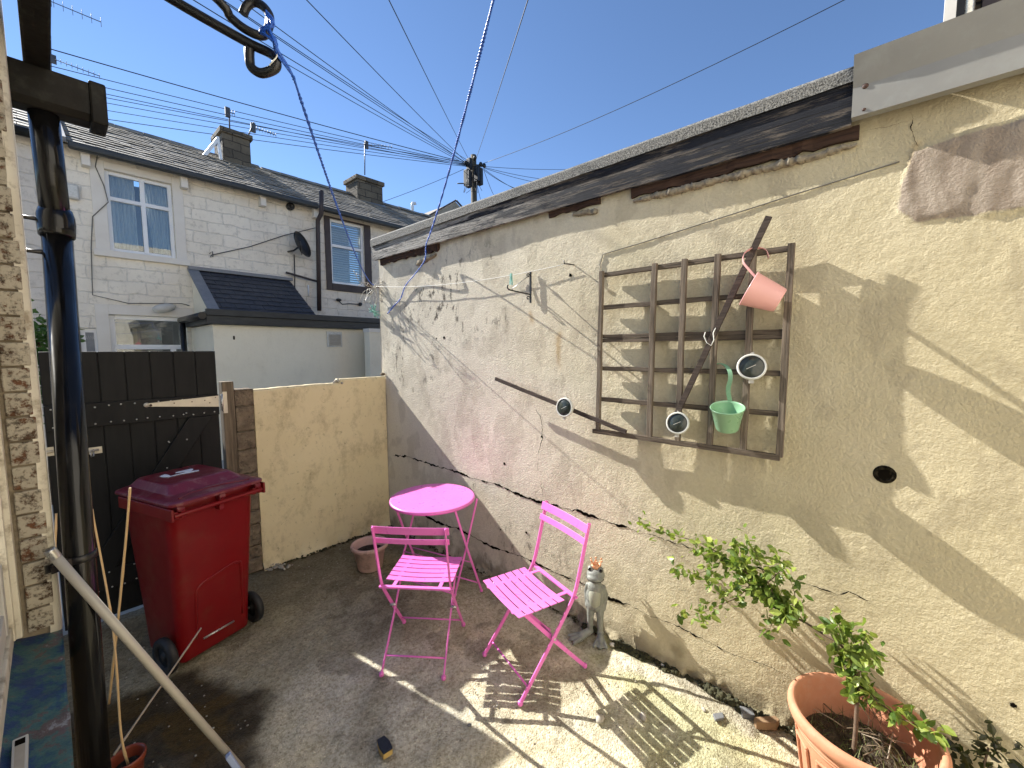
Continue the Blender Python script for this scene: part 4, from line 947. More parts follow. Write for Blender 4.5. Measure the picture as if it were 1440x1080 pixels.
def aerial(name_label, base, top, boomA, boomB, n, el, group=None, masts=True):
    t = thing('television_aerial', name_label, 'aerial', base, group)
    if masts: b = MB(); b.tube([base, top], .016, 6); b.build('mast', MT['aerial'], t)
    b = MB(); b.tube([boomA, boomB], .011, 6); bo = b.build('boom', MT['aerial'], t)
    for i in range(n):
        p = boomA.lerp(boomB, i/(n-1)); b = MB(); b.tube([p+Vector((0,0,-el)), p+Vector((0,0,el))], .0055, 5); b.build('element', MT['aerial'], bo)
    b = MB(); q = boomA.lerp(boomB, .08); b.box((q.x-.05, q.y-.03, q.z-.12), (q.x+.05, q.y+.03, q.z+.10)); b.build('reflector', MT['aerial'], t)
D = 11.5
aerial('leftmost large television aerial cut by the top left corner of the sky', far(66,95,D+.2), far(60,-30,D+.2), far(62,-2,D), far(142,31,D), 7, .13)
aerial('television aerial on a stout mast above the end of the grimy gutter', far(72,112,D), far(71,50,D), far(70,81,D), far(140,107,D), 10, .07)
ymid = RYY
aerial('small aerial standing on the middle chimney of the terrace', at(323,182,'y',ymid-.1), at(322,155,'y',ymid-.1), at(319,157,'y',ymid-.1), at(330,160,'y',ymid-.1), 4, .07)
aerial('aerial bracketed out from the right side of the middle chimney', at(347,196,'y',ymid-.1), at(357,172,'y',ymid-.1), at(353,178,'y',ymid-.1), at(388,190,'y',ymid-.1), 10, .05)
aerial('slim aerial on a tall mast above the right hand chimney', at(513,246,'y',ymid-.1), at(513,202,'y',ymid-.1), at(512,203,'y',ymid-.1), at(551,207,'y',ymid-.1), 9, .06)

# ================================================================== HOUSE BEHIND THE OUTBUILDING, TOP RIGHT
nb = thing('neighbour_house', 'stone house corner with white bargeboard above the grey metal fascia', 'house', (4.7, -1.2, 0))
def nx(x, y, X=4.7): return at(x, y, 'x', X)
yA = nx(1352,20).y; b = MB(); b.prism([(4.7, -6, 0), (4.7, yA, 0), (9, yA*9/4.7-.15, 0), (9, -6, 0)], (0, 0, 7)); b.build('wall', MT['rawstone'], nb)
ya, yb = nx(1327,25,4.45).y, nx(1344,20,4.45).y
b = MB(); b.box((4.43, yb, 2.6), (4.47, ya, 7)); b.build('bargeboard', MT['trim'], nb)
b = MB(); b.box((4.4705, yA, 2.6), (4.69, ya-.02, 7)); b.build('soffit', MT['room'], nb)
q = nx(1359,15,4.55); b = MB(); b.tube([(4.55, q.y, 2.6), (4.55, q.y, 7)], .042, 14); b.build('rainwater_pipe', MT['steel'], nb)
q = nx(1403,5,4.62); b = MB(); b.box((4.60, q.y-.10, 2.6), (4.695, q.y+.075, 7)); b.build('stone_mullion', MT['darktrim'], nb)
q = nx(1422,4,4.62); b = MB(); b.box((4.61, q.y-.05, 2.6), (4.695, q.y+.06, 7)); b.build('window_post', MT['cream_box'], nb)

# bush beyond the gate
def leafy(name, mat, pts, n, size, seed, parent, spread, org=None, droop=.3):
    r = random.Random(seed); V = []; F = []; T = []
    for i in range(n):
        base = Vector(r.choice(pts)) if not callable(pts) else pts(r)
        c = base+Vector((r.gauss(0, spread), r.gauss(0, spread), r.gauss(0, spread)))
        d = Vector((r.gauss(0,1), r.gauss(0,1), r.gauss(0,.6)-droop)).normalized(); s = d.orthogonal().normalized(); s.rotate(Matrix.Rotation(r.uniform(0, 6.28), 3, d)); nrm = d.cross(s)
        L = size*r.uniform(.6, 1.25); wd = L*.27; b = len(V)
        V += [c, c+d*L*.35+s*wd+nrm*L*.04, c+d*L*.75+s*wd*.7+nrm*L*.03, c+d*L-nrm*L*.08, c+d*L*.75-s*wd*.7+nrm*L*.03, c+d*L*.35-s*wd+nrm*L*.04, c+d*L*.55-nrm*L*.03]
        F += [(b,b+1,b+6),(b+1,b+2,b+6),(b+2,b+3,b+6),(b+3,b+4,b+6),(b+4,b+5,b+6),(b+5,b,b+6)]; T += [r.random()**1.4]*7
    org = Vector(org) if org is not None else wloc(parent)
    me = bpy.data.meshes.new(name); me.from_pydata([tuple(p-org) for p in V], [], F); me.materials.append(mat)
    a = me.attributes.new('tone', 'FLOAT', 'POINT'); a.data.foreach_set('value', T)
    o = bpy.data.objects.new(name, me); C.objects.link(o)
    if parent: o.parent = parent; o.location = org-wloc(parent)
    else: o.location = org
    WORLD[o.name] = org; return o
bu = thing('garden_bush', 'green bush glimpsed left of the drainpipe above the gate', 'bush', at(52,500,'y',7.2).xy.to_3d())
pc = at(54,478,'y',7.2); leafy('foliage', MT['bush'], [pc+Vector((0,0,-.1)), pc+Vector((.05,0,-.35)), pc+Vector((-.2,0,-.4)), pc+Vector((0,0,.1)), pc+Vector((-.1,.1,-.7))], 1100, .08, 5, bu, .12)
b = MB(); b.tube([(pc.x, 7.2, -.03), (pc.x+.03, 7.2, 1.0), (pc.x, 7.2, pc.z)], [.04,.03,.012], 7); b.build('stem', MT['bark'], bu)

# ================================================================== MAIN HOUSE BEHIND THE CAMERA (unseen rear wall, added to bounce sunlight into the yard)
b = MB(); b.box((-9, -2.9, -.06), (4.2, -2.32, 5.8)); b.build('rear_bounce_wall', MT['housewhite'], hs)

# ================================================================== TRELLIS AND WHAT HANGS ON IT
tr = thing('trellis', 'weathered grey timber trellis fixed to the cream wall', 'trellis', (2.17, .78, 1.27))
UY = (1.235, .923, .770, .616, .468, .325); RZS = (2.175, 1.992, 1.824, 1.802, 1.64, 1.458)
def rough_bar(a, b_, w_, t_, up, seed, mat, name):
    r = random.Random(seed); n = 10; a = Vector(a); b_ = Vector(b_); d, s, t, L = frame(a, b_, up); B = MB()
    for i in range(n+1):
        p = a.lerp(b_, i/n)+s*r.uniform(-.0015, .0015)+t*r.uniform(-.001, .001); k = 1+r.uniform(-.06, .06)
        B.v += [p-s*w_/2*k-t*t_/2, p+s*w_/2*k-t*t_/2, p+s*w_/2*k+t*t_/2, p-s*w_/2*k+t*t_/2]
        if i:
            for q in range(4): c = 4*(i-1)+q; e = 4*(i-1)+(q+1) % 4; B.face((c, e, e+4, c+4))
    B.face((3,2,1,0)); B.face([4*n+q for q in range(4)]); return B.build(name, mat, tr, None, .0015)
X1, X2 = 2.160, 2.138
for i, z in enumerate(RZS): rough_bar((X1, 1.245, z), (X1, .318, z+(.004 if i < 1 else 0)), .024 if i not in (2, 3) else .022, .022, (1, 0, 0), i, MT['trellis_h'], 'rail')
for i, y in enumerate(UY): rough_bar((X2, y+.004, 1.27), (X2, y-.004, 2.195), .026 if i else .024, .022, (1, 0, 0), i+20, MT['trellis_v'], 'upright')
rough_bar((X2-.002, 1.272, 1.268), (X2-.002, .325, 1.268), .026, .022, (1, 0, 0), 41, MT['trellis_h'], 'bottom_rail')
def slat(a, b_, w_, label):
    B = MB(); n = 12; a = Vector(a); b_ = Vector(b_); d, s, t, L = frame(a, b_, (1, 0, 0))
    for i in range(n+1):
        p = a.lerp(b_, i/n)+s*random.uniform(-.001, .001); B.v += [p-s*w_/2-t*.007, p+s*w_/2-t*.007, p+s*w_/2+t*.007, p-s*w_/2+t*.007]
        if i:
            for q in range(4): c = 4*(i-1)+q; e = 4*(i-1)+(q+1) % 4; B.face((c, e, e+4, c+4))
    B.face((3,2,1,0)); B.face([4*n+q for q in range(4)])
    tag(B.build('timber_slat', MT['slat'], None, b_, .001), label, 'slat')
slat((2.112, .405, 2.318), (2.112, .772, 1.428), .026, 'loose dark timber slat leaning diagonally across the trellis')
slat((2.116, 2.060, 1.545), (2.116, 1.050, 1.292), .024, 'loose dark slat poking out to the left of the trellis')

def solar(px, py, x, r_, nrm, label):
    p = at(px, py, 'x', x); t = thing('solar_light', label, 'solar light', p, 'round solar lights by the trellis')
    m = Matrix.Translation(p) @ Vector(nrm).to_track_quat('Z', 'Y').to_matrix().to_4x4()
    b = MB(); b.lathe([(0,-.022),(r_*.72,-.022),(r_*.95,-.014),(r_,-.002),(r_*.985,.006),(r_*.90,.009),(r_*.84,.006),(r_*.80,.0045),(0,.0045)], 36, 0, m); b.build('case', MT['lightwhite'], t)
    b = MB(); b.lathe([(0,.0062),(r_*.77,.0062),(r_*.79,.0048)], 32, 0, m); pn = b.build('solar_panel', MT['panel'], t)
    b = MB(); b.box((-r_*.38,-.0012,.0064),(r_*.30,.0012,.0068), 0, m @ Matrix.Rotation(R(28), 4, 'Z')); b.build('cell_line', MT['handle'], pn)
    b = MB(); b.lathe([(r_*.80,.0048),(r_*.80,.0068),(r_*.835,.0072),(r_*.84,.005)], 32, 0, m); b.build('seal', MT['rubber'], t)
    b = MB(); b.box((-.010, -r_-.014, -.012), (.010, -r_+.004, -.002), 0, m); b.box((-.008, r_-.004, -.012), (.008, r_+.010, -.002), 0, m); b.build('tab', MT['handle'], t)
solar(794, 573, 2.088, .060, (-.95, .0, .12), 'round solar light on the loose slat left of the trellis')
solar(953, 595, 2.09, .056, (-.95, -.12, .22), 'round solar light at the foot of the diagonal slat')
solar(1057, 516, 2.11, .060, (-.93, -.22, .26), 'round solar light on the right hand side of the trellis')

def bucket(name, label, mat, rim, axis, r1, r2, L, handle, hw, side=None):
    t = thing(name, label, 'hanging pot', rim)
    m = Matrix.Translation(rim) @ Vector(axis).to_track_quat('Z', 'Y').to_matrix().to_4x4(); th = .0022
    b = MB(); b.lathe([(r1-th,0),(r1+.001,-.002),(r1+.003,.001),(r1+.001,.005),(r1-.001,.007),(r2,L-.006),(r2-.004,L),(0,L),(0,L-.004),(r2-.006,L-.004),(r1-th-.001,.010)], 40, 0, m, True); b.build('bucket', mat, t)
    side = Vector(side) if side else Vector(axis).cross(handle[0]-handle[1]).normalized()
    b = MB(); pts = []
    for i in range(len(handle)-1):
        p0 = handle[max(i-1,0)]; p1 = handle[i]; p2 = handle[i+1]; p3 = handle[min(i+2, len(handle)-1)]
        for k in range(6):
            u = k/6; pts.append(.5*((2*p1)+(p2-p0)*u+(2*p0-5*p1+4*p2-p3)*u*u+(3*p1-p0-3*p2+p3)*u**3))
    pts.append(handle[-1]); b.strip(pts, hw, .0025, side); b.build('hook_handle', mat, t)
rimc = at(1053, 406, 'x', 2.035); axp = Vector((.22, -.86, -.44)).normalized()
H = [at(1064,391,'x',2.028), at(1054,380,'x',2.03), at(1045,368,'x',2.04), at(1047,356,'x',2.07), at(1057,350,'x',2.11), at(1068,349,'x',2.145), at(1077,353,'x',2.152), at(1081,363,'x',2.15)]
bucket('hanging_pot', 'pale pink metal pot hanging tilted from the top of the diagonal slat', MT['potpink'], rimc, axp, .073, .052, .130, H, .015)
rimg = at(1023, 573, 'x', 2.055)
H = [rimg+Vector((.066,.006,.017)), at(1024,548,'x',2.116), at(1027,533,'x',2.113), at(1026,522,'x',2.118), at(1020,514,'x',2.138), at(1010,511,'x',2.160), at(1001,516,'x',2.176)]
bucket('hanging_pot', 'pale green metal pot hanging upright from a trellis rail', MT['potgreen'], rimg, Vector((.30, .06, -.95)).normalized(), .070, .048, .112, H, .019, (-.15, 1, 0))
b = MB(); c0 = at(1000, 476, 'x', 2.125)
b.tube([at(x, y, 'x', xx) for x, y, xx in ((1014,460,2.125),(1007,460,2.108),(1003,468,2.098),(1004,478,2.096),(1000,486,2.096),(994,482,2.096),(990,473,2.098),(992,467,2.10))], .0022, 6)
tag(b.build('wire_hook', MT['line'], None, c0), 'small white wire hook looped round the middle of the diagonal slat', 'hook')

# iron bracket, peg, hook and lines on the wall
br_ = thing('hanging_bracket', 'small black iron bracket screwed to the sunlit cream wall', 'bracket', (2.18, 1.786, 2.07))
b = MB(); b.box((2.172, 1.779, 2.062), (2.180, 1.793, 2.272)); b.build('backplate', MT['iron'], br_, None, .002)
tip = Vector((1.962, 1.786, 2.128))
b = MB(); b.tube([Vector((2.174,1.786,2.118)), Vector((2.07,1.786,2.122)), tip, tip+Vector((-.012,0,.008)), tip+Vector((-.014,0,.022)), tip+Vector((-.006,0,.028))], .0045, 8); b.build('arm', MT['iron'], br_)
b = MB(); b.tube([Vector((2.174,1.786,2.252)), tip+Vector((.03,0,.006))], .0032, 6); b.build('stay', MT['steel'], br_)
for z in (2.245, 2.098):
    b = MB(); b.tube([Vector((2.172,1.786,z)), Vector((2.155,1.790,z+.008)), Vector((2.145,1.792,z)), Vector((2.150,1.79,z-.012)), Vector((2.162,1.788,z-.010))], .004, 7); b.build('scroll', MT['iron'], br_)
hk = at(799, 371, 'x', 2.16); b = MB(); b.tube([Vector((2.19, hk.y-.025, hk.z-.006)), Vector((2.15, hk.y-.01, hk.z-.004)), hk+Vector((-.02,.015,0)), hk+Vector((-.022,.017,.022))], .004, 7)
tag(b.build('wall_hook', MT['iron'], None, hk), 'small black screw hook above the left edge of the trellis', 'hook')
tg = at(531, 403, 'y', 3.70); tg.x = 2.155; hk2 = hk+Vector((.008,.015,.004)); b = MB(); n = 24
lp = [tg.lerp(hk2, i/n)+Vector((0,0,-.05*4*(i/n)*(1-i/n))) for i in range(n+1)]; b.tube(lp, .0019, 6)
tag(b.build('washing_line', MT['line'], None, tg), 'white washing line strung along the cream wall to the screw hook', 'washing line')
k = min(range(n+1), key=lambda i: abs(lp[i].y-1.99)); pk = lp[k]
pg = thing('clothes_peg', 'mint green clothes peg on the white line above the bracket', 'peg', pk)
for sx in (-1, 1):
    b = MB(); b.prism([pk+Vector((sx*.0015,-.005,.012)), pk+Vector((sx*.0015,.005,.012)), pk+Vector((sx*.004,.005,-.02)), pk+Vector((sx*.009,.004,-.066)), pk+Vector((sx*.009,-.004,-.066)), pk+Vector((sx*.004,-.005,-.02))], (sx*.0045, 0, 0)); b.build('jaw', MT['mint'], pg)
b = MB(); b.tube([pk+Vector((-.009,0,-.018)), pk+Vector((-.009,.008,-.016)), pk+Vector((.009,.008,-.016)), pk+Vector((.009,0,-.018))], .0012, 5); b.build('spring', MT['steel'], pg)

tw = thing('twine_tangle', 'tangle of pale twine knotted at the far top corner of the cream wall', 'twine', tg)
r = random.Random(5)
b = MB(); b.tube([Vector((2.20,3.735,tg.z)), Vector((2.12,3.74,tg.z-.01)), Vector((2.09,3.74,tg.z+.02))], .009, 8); b.build('eye_bolt', MT['rust'], tw)
for i in range(22):
    q = tg+Vector((r.uniform(-.06,.03), r.uniform(-.02,.04), r.uniform(-.03,.03))); pts = [q]; v = Vector((r.uniform(-1,.6), r.uniform(-.3,.3), r.uniform(-1.1,.35)))
    for k in range(9): v = (v+Vector((r.gauss(0,.55), r.gauss(0,.3), r.gauss(-.12,.55)))).normalized(); pts.append(pts[-1]+v*.026)
    b = MB(); b.tube(pts, .0022 if i % 3 else .003, 5); b.build('strand', MT['twine' if i % 4 else 'line'], tw)
q = at(526, 438, 'y', 3.72); b = MB()
for i in range(16): v = Vector((r.gauss(0,1), r.gauss(0,.4), r.gauss(-.1,1))).normalized(); b.tube([q+v*.008, q+v*r.uniform(.045,.085)], [.006,.0035], 5)
b.ball(q, .018, 8); b.build('frayed_end', MT['mint'], tw)
b = MB(); b.tube([tg+Vector((-.01,0,-.02)), tg.lerp(q,.5)+Vector((.02,0,0)), q], .004, 6); b.build('strand', MT['twine'], tw)

# overhead bracket near the camera and the two blue ropes
ob = thing('overhead_bracket', 'black scrolled iron bracket hanging into the sky at top left', 'bracket', far(372, 80, .87))
def smooth(P, m=5):
    out = []
    for i in range(len(P)-1):
        p0, p1, p2, p3 = P[max(i-1,0)], P[i], P[i+1], P[min(i+2,len(P)-1)]
        for k in range(m): u = k/m; out.append(.5*((2*p1)+(p2-p0)*u+(2*p0-5*p1+4*p2-p3)*u*u+(3*p1-p0-3*p2+p3)*u**3))
    return out+[P[-1]]
A0 = far(372, 74, .87); A1 = far(150, -60, .78)
b = MB(); b.tube(smooth([A1+(A1-A0)*.75, A1, far(240,-2,.815), far(345,58,.86), far(378,74,.87), far(388,84,.87), far(387,96,.87), far(368,103,.87), far(354,95,.868), far(351,82,.866), far(351,69,.864)]), .0092, 12); b.build('lower_scroll', MT['iron'], ob)
b = MB(); b.tube(smooth([A1+(A1-A0)*.6+Vector((0,0,.14)), far(285,-20,.81), far(325,25,.84), far(350,44,.852), far(370,50,.862), far(378,38,.866), far(379,22,.866), far(370,9,.866), far(357,3,.864), far(347,9,.862), far(342,20,.862)]), .0085, 12); b.build('upper_scroll', MT['iron'], ob)
b = MB(); q = A1+(A1-A0)*.75; b.box((q.x-.012, q.y-.02, q.z-.2), (q.x+.002, q.y+.02, q.z+.25)); b.build('backplate', MT['iron'], ob)
def helix_rope(P, rad, twist):
    """two-strand laid rope along P"""
    b = MB(); fine = smooth(P, 24)
    for ph in (0, math.pi):
        pts = []; s = 0
        for i, p in enumerate(fine):
            d = (fine[min(i+1,len(fine)-1)]-fine[max(i-1,0)]).normalized(); u = d.orthogonal().normalized() if abs(d.z) > .98 else d.cross(Vector((0,0,1))).normalized(); v = d.cross(u)
            if i: s += (p-fine[i-1]).length
            a = ph+s*twist; pts.append(p+(u*math.cos(a)+v*math.sin(a))*rad*.55)
        b.tube(pts, rad*.62, 6)
    return b
E1 = Vector((tg.x-.02, tg.y, tg.z+.01)); P0 = far(412, 107, .90)
run = [P0.lerp(E1, i/10)+Vector((0,0,-.10*4*(i/10)*(1-i/10))) for i in range(11)]
rp = thing('blue_rope', 'blue nylon rope tied round the overhead bracket and drooping to the wall corner', 'rope', P0)
helix_rope(run, .0038, 300).build('rope', MT['ropeblue'], rp)
for i in range(7):
    r = random.Random(i+3); j = lambda s: r.uniform(-s, s)
    b = MB(); b.tube(smooth([far(376+j(4),18+j(4),.85+j(.01)), far(381+j(5),34+j(5),.85+j(.012)), far(372+j(7),42+j(5),.85), far(386+j(3),58+j(5),.853+j(.01)), far(391+j(4),74+j(6),.86), far(402+j(2),92+j(2),.88), P0], 5), .0022, 6); b.build('strand', MT['ropeblue'], rp)
b = MB(); b.tube(smooth([far(390,72,.86), far(389,80,.858), far(382,88,.856), far(379,92,.86)], 5), .0014, 6); b.build('strand', MT['line'], rp)
P0 = far(704, -40, 1.10); P1 = at(599, 345, 'x', 2.118); mid_ = [P0.lerp(P1, i/8)+Vector((0,0,-.05*4*(i/8)*(1-i/8))) for i in range(9)]
o = helix_rope(mid_+[at(597,366,'x',2.122), at(583,386,'x',2.165), at(570,402,'x',2.176), at(563,420,'x',2.182), at(553,431,'x',2.184), at(545,441,'x',2.187)], .0055, 230).build('blue_rope', MT['ropeblue'], None, P0)
tag(o, 'blue nylon rope crossing the middle of the sky and drooping over the timber fascia', 'rope')

# ================================================================== PINK BISTRO SET
def make_chair():
    t = thing('folding_chair', 'pink slatted folding chair', 'chair', (0, 0, 0), 'pink folding chairs')
    pk = MT['pink']; HW = .193
    for s in (-1, 1):
        b = MB(); b.strip(smooth([Vector((s*HW,.0,.012)), Vector((s*HW,-.15,.205)), Vector((s*HW,-.285,.385)), Vector((s*HW,-.335,.465)), Vector((s*HW,-.362,.55)), Vector((s*HW,-.40,.70)), Vector((s*HW,-.432,.828))], 4), .007, .022, (1,0,0)); b.build('back_leg', pk, t, None, .0012)
        b = MB(); b.strip([Vector((s*.166,-.045,.436)), Vector((s*.166,-.24,.215)), Vector((s*.17,-.428,.012))], .007, .020, (1,0,0)); b.build('front_leg', pk, t, None, .0012)
        for (x, y) in ((s*HW, .002), (s*.17, -.431)):
            b = MB(); b.lathe([(0,0),(.011,0),(.013,.004),(.013,.016),(.009,.022),(0,.022)], 12, 0, Matrix.Translation((x, y, .0))); b.build('foot', pk, t)
        b = MB(); b.strip([Vector((s*.130,.012,.444)), Vector((s*.130,-.35,.444))], .020, .005, (1,0,0)); b.build('seat_bearer', pk, t)
        b = MB(); b.lathe([(0,-.004),(.008,-.004),(.008,.030),(0,.030)], 12, 0, Matrix.Translation((s*(HW-.026 if s > 0 else HW-.026), -.208, .262)) @ Matrix.Rotation(R(90)*s, 4, 'Y')); b.build('pivot', MT['steel'], t)
    dip = lambda x: .452-.010*(1-(x/.2)**2)
    for i in range(6):
        y = -.012-i*.0478; b = MB(); b.strip([Vector((x, y, dip(x))) for x in np.linspace(-.192, .192, 13)], .040, .004, (0,1,0)); b.build('seat_slat', pk, t, None, .0012)
    b = MB(); b.strip([Vector((-.205,-.338,.447)), Vector((.205,-.338,.447))], .022, .010, (0,1,0)); b.build('rear_rail', pk, t, None, .0012)
    for (z, y, h, wd) in ((.803, -.424, .046, .208), (.738, -.408, .034, .205)):
        b = MB(); b.strip([Vector((x, y+.013-.010*(1-(x/.21)**2)+.004, z)) for x in np.linspace(-wd, wd, 11)], h, .0035, (0,-.26,.966)); b.build('back_slat', pk, t, None, .001)
    b = MB(); b.tube([(-HW,-.045,.070),(HW,-.045,.070)], .005, 8); b.build('stretcher', pk, t)
    b = MB(); b.tube([(-.17,-.372,.073),(.17,-.372,.073)], .005, 8); b.build('stretcher', pk, t)
    return t
ch = make_chair(); ch2 = copy_tree(ch)
def place(o, x, y, fx, fy): o.location = (x, y, .004); o.rotation_euler = (0, 0, math.atan2(-fx, fy))
place(ch, 1.53, 2.06, .79, .61); ch['label'] = 'pink slatted folding chair tucked in front of the table with its back to us'
place(ch2, 1.502, 1.436, -.955, .295); ch2['label'] = 'pink slatted folding chair turned sideways next to the frog statue'

tb = thing('bistro_table', 'round pink metal folding table in the corner of the yard', 'table', (1.775, 2.365, 0))
b = MB(); cx, cy = 1.775, 2.365; b.lathe([(0,.704),(.285,.704),(.296,.703),(.300,.698),(.300,.684),(.297,.684),(.296,.698),(.285,.700),(0,.700)], 72, 0, Matrix.Translation((cx, cy, 0))); b.build('table_top', MT['pink'], tb)
for y in (cy-.255, cy+.255):
    for s in (-1, 1):
        off = .012*s*(1 if y < cy else -1); lx = 1.865 if y < cy else 1.72
        b = MB(); b.strip([Vector((lx+s*.115, y+off, .690)), Vector((lx, y+off, .35)), Vector((lx-s*.125, y+off, .01))], .006, .016, (0,1,0)); b.build('leg', MT['pink'], tb, None, .001)
        b = MB(); b.lathe([(0,0),(.011,0),(.012,.012),(.007,.018),(0,.018)], 10, 0, Matrix.Translation((lx-s*.125, y+off, .002))); b.build('foot', MT['pink'], tb)
for s in (-1, 1):
    b = MB(); b.tube([(1.865-s*.10,cy-.255,.075),(1.72-s*.10,cy+.255,.075)], .005, 8); b.build('stretcher', MT['pink'], tb)
    b = MB(); b.tube([(1.865-s*.04,cy-.25,.25),(1.72-s*.04,cy+.25,.25)], .004, 8); b.build('stretcher', MT['pink'], tb)
    b = MB(); b.bar((1.58, cy+s*.16, .692), (1.97, cy+s*.16, .692), .016, .012); b.build('bearer', MT['pink'], tb)

# ================================================================== WHEELIE BIN
bn = thing('wheelie_bin', 'dark red wheelie bin with white painted number on its scuffed lid', 'bin', (.59, 2.80, 0))
BM = Matrix.Translation((.588, 2.772, 0)) @ Matrix.Rotation(R(17.5), 4, 'Z')
def bp(x, y, z): return BM @ Vector((x, y, z))
def rrect(w0, w1, y0, y1, rad, n=5):
    pts = []
    for (cx_, cy_, a0) in ((w1-rad, y0+rad, -90), (w1-rad, y1-rad, 0), (w0+rad, y1-rad, 90), (w0+rad, y0+rad, 180)):
        for k in range(n): a = R(a0+90*k/(n-1)); pts.append((cx_+rad*math.cos(a), cy_+rad*math.sin(a)))
    return pts
b = MB(); secs = [(.025,.186,.09,.42,.03),(.04,.193,.082,.43,.045),(.30,.204,.066,.452,.05),(.70,.222,.036,.49,.055),(.885,.229,.022,.505,.055),(.89,.236,.010,.516,.05),(.945,.238,.006,.520,.05),(.945,.226,.016,.510,.05),(.60,.206,.05,.475,.04)]
m = 20
for (z, hw, y0, y1, rad) in secs: b.v += [bp(p[0], p[1], z) for p in rrect(-hw, hw, y0, y1, rad)]
for i in range(len(secs)-1):
    for k in range(m): j = (k+1) % m; b.face((m*i+k, m*i+j, m*i+m+j, m*i+m+k), 0, True)
b.face(range(m)); b.face(range(m*(len(secs)-1), m*len(secs))); bd = b.build('body', MT['bin'], bn, None, .004)
# arched panel moulded into the wheel side, foot rail recess and axle bar
def back_y(z): return np.interp(z, [.07,.30,.70,.885], [.09,.070,.036,.022])
ring = []
for (x, z) in [(-.115,.13)]+[(-.115,.36)]+[(-.115+.085*(1-math.cos(a)), .40+.06*math.sin(a)) for a in np.linspace(.1,1.57,6)]+[(.08,.485),(.115,.475),(.135,.44),(.14,.13)]: ring.append(Vector((x, float(back_y(z))-.002, z)))
b = MB(); b.tube([BM @ p for p in smooth(ring, 3)], .008, 8); b.build('panel_ridge', MT['bin'], bd)
b = MB(); b.prism([bp(-.09,.084,.10), bp(.095,.084,.10), bp(.085,.073,.185), bp(-.075,.073,.185)], BM.to_3x3() @ Vector((0,.006,0))); b.build('recess', MT['bin'], bd)
b = MB(); b.tube([bp(-.085,.072,.115), bp(.085,.072,.115)], .006, 10); b.build('axle_bar', MT['steel'], bd)
# handle rail along the hinge side
b = MB(); b.tube([bp(-.235,-.030,.905), bp(.235,-.030,.905)], .0125, 12)
for x in (-.222, -.19, .0, .19, .222): b.box((x-.010,-.032,.885), (x+.010,.015,.925), 0, BM)
b.build('handle_rail', MT['bin'], bd, None, .003)
for x in (-.250, .238): b = MB(); b.box((x,-.045,.880),(x+.012,.48,.945), 0, BM); b.build('rim_side', MT['bin'], bd, None, .004)
for x in (-.205, 0, .205):
    b = MB(); b.lathe([(0,-.016),(.017,-.016),(.017,.016),(0,.016)], 14, 0, BM @ Matrix.Translation((x,-.028,.938)) @ Matrix.Rotation(R(90), 4, 'Y')); b.build('hinge', MT['binlid'], bd, None, .002)
b = MB(); b.box((-.012,-.03,.86),(.012,.015,.885), 0, BM); b.build('lock_lug', MT['bin'], bd, None, .003)
# lid: low hinge strip, sloped step, raised crown
b = MB(); lid = [(-.252,.252,-.045,.540,.952,.045),(-.252,.252,-.045,.540,.968,.045),(-.236,.236,-.028,.525,.976,.04),(-.196,.196,.075,.505,.985,.03),(-.165,.165,.135,.480,1.022,.03),(-.155,.155,.150,.470,1.026,.03)]
for (w0, w1, y0, y1, z, rad) in lid: b.v += [bp(p[0], p[1], z) for p in rrect(w0, w1, y0, y1, rad)]
for i in range(len(lid)-1):
    for k in range(m): j = (k+1) % m; b.face((m*i+k, m*i+j, m*i+m+j, m*i+m+k), 0, False)
b.face(range(m)); b.face(range(m*(len(lid)-1), m*len(lid))); ld_ = b.build('lid', MT['binlid'], bn, None, .004)
for (w0, w1, y0, y1) in ((-.20,.20,.0,.05),):
    b = MB(); b.tube(smooth([bp(-.19,.005,.980), bp(-.10,.045,.982), bp(.05,.035,.982), bp(.18,.0,.979)], 4), .0045, 6); b.build('lid_ridge', MT['binlid'], ld_)
def lidpt(x, y): p = at(x, y, 'z', 1.0285); return p
def mark(poly, name):
    b = MB(); b.prism([lidpt(200+x/8, 640+y/8) for x, y in poly], (0, 0, .0012)); b.build(name, MT['whitepaint'], ld_)
mark([(195,240),(255,216),(300,224),(318,238),(400,214),(404,222),(300,250),(222,250)], 'painted_digit')
mark([(372,196),(470,172),(540,155),(572,153),(574,166),(545,182),(640,168),(636,178),(520,204),(400,222),(386,218),(470,198),(498,186),(440,196),(374,204)], 'painted_digit')
for s in (-1, 1):
    t_ = Matrix.Translation(bp(s*.240, .135, .10)) @ BM.to_3x3().to_4x4() @ Matrix.Rotation(R(90), 4, 'Y')
    b = MB(); b.lathe([(.055,-.020),(.085,-.021),(.097,-.014),(.100,0),(.097,.014),(.085,.021),(.055,.020)], 36, 0, t_, True); wl = b.build('wheel', MT['rubber'], bn)
    b = MB(); b.lathe([(0,-.014),(.020,-.016),(.022,-.008),(.056,-.010),(.056,.010),(.022,.008),(.020,.016),(0,.014)], 24, 0, t_); b.build('hub', MT['rubber'], wl)
b = MB(); b.tube([bp(-.25,.145,.10), bp(.25,.145,.10)], .008, 10); b.build('axle', MT['steel'], bn)

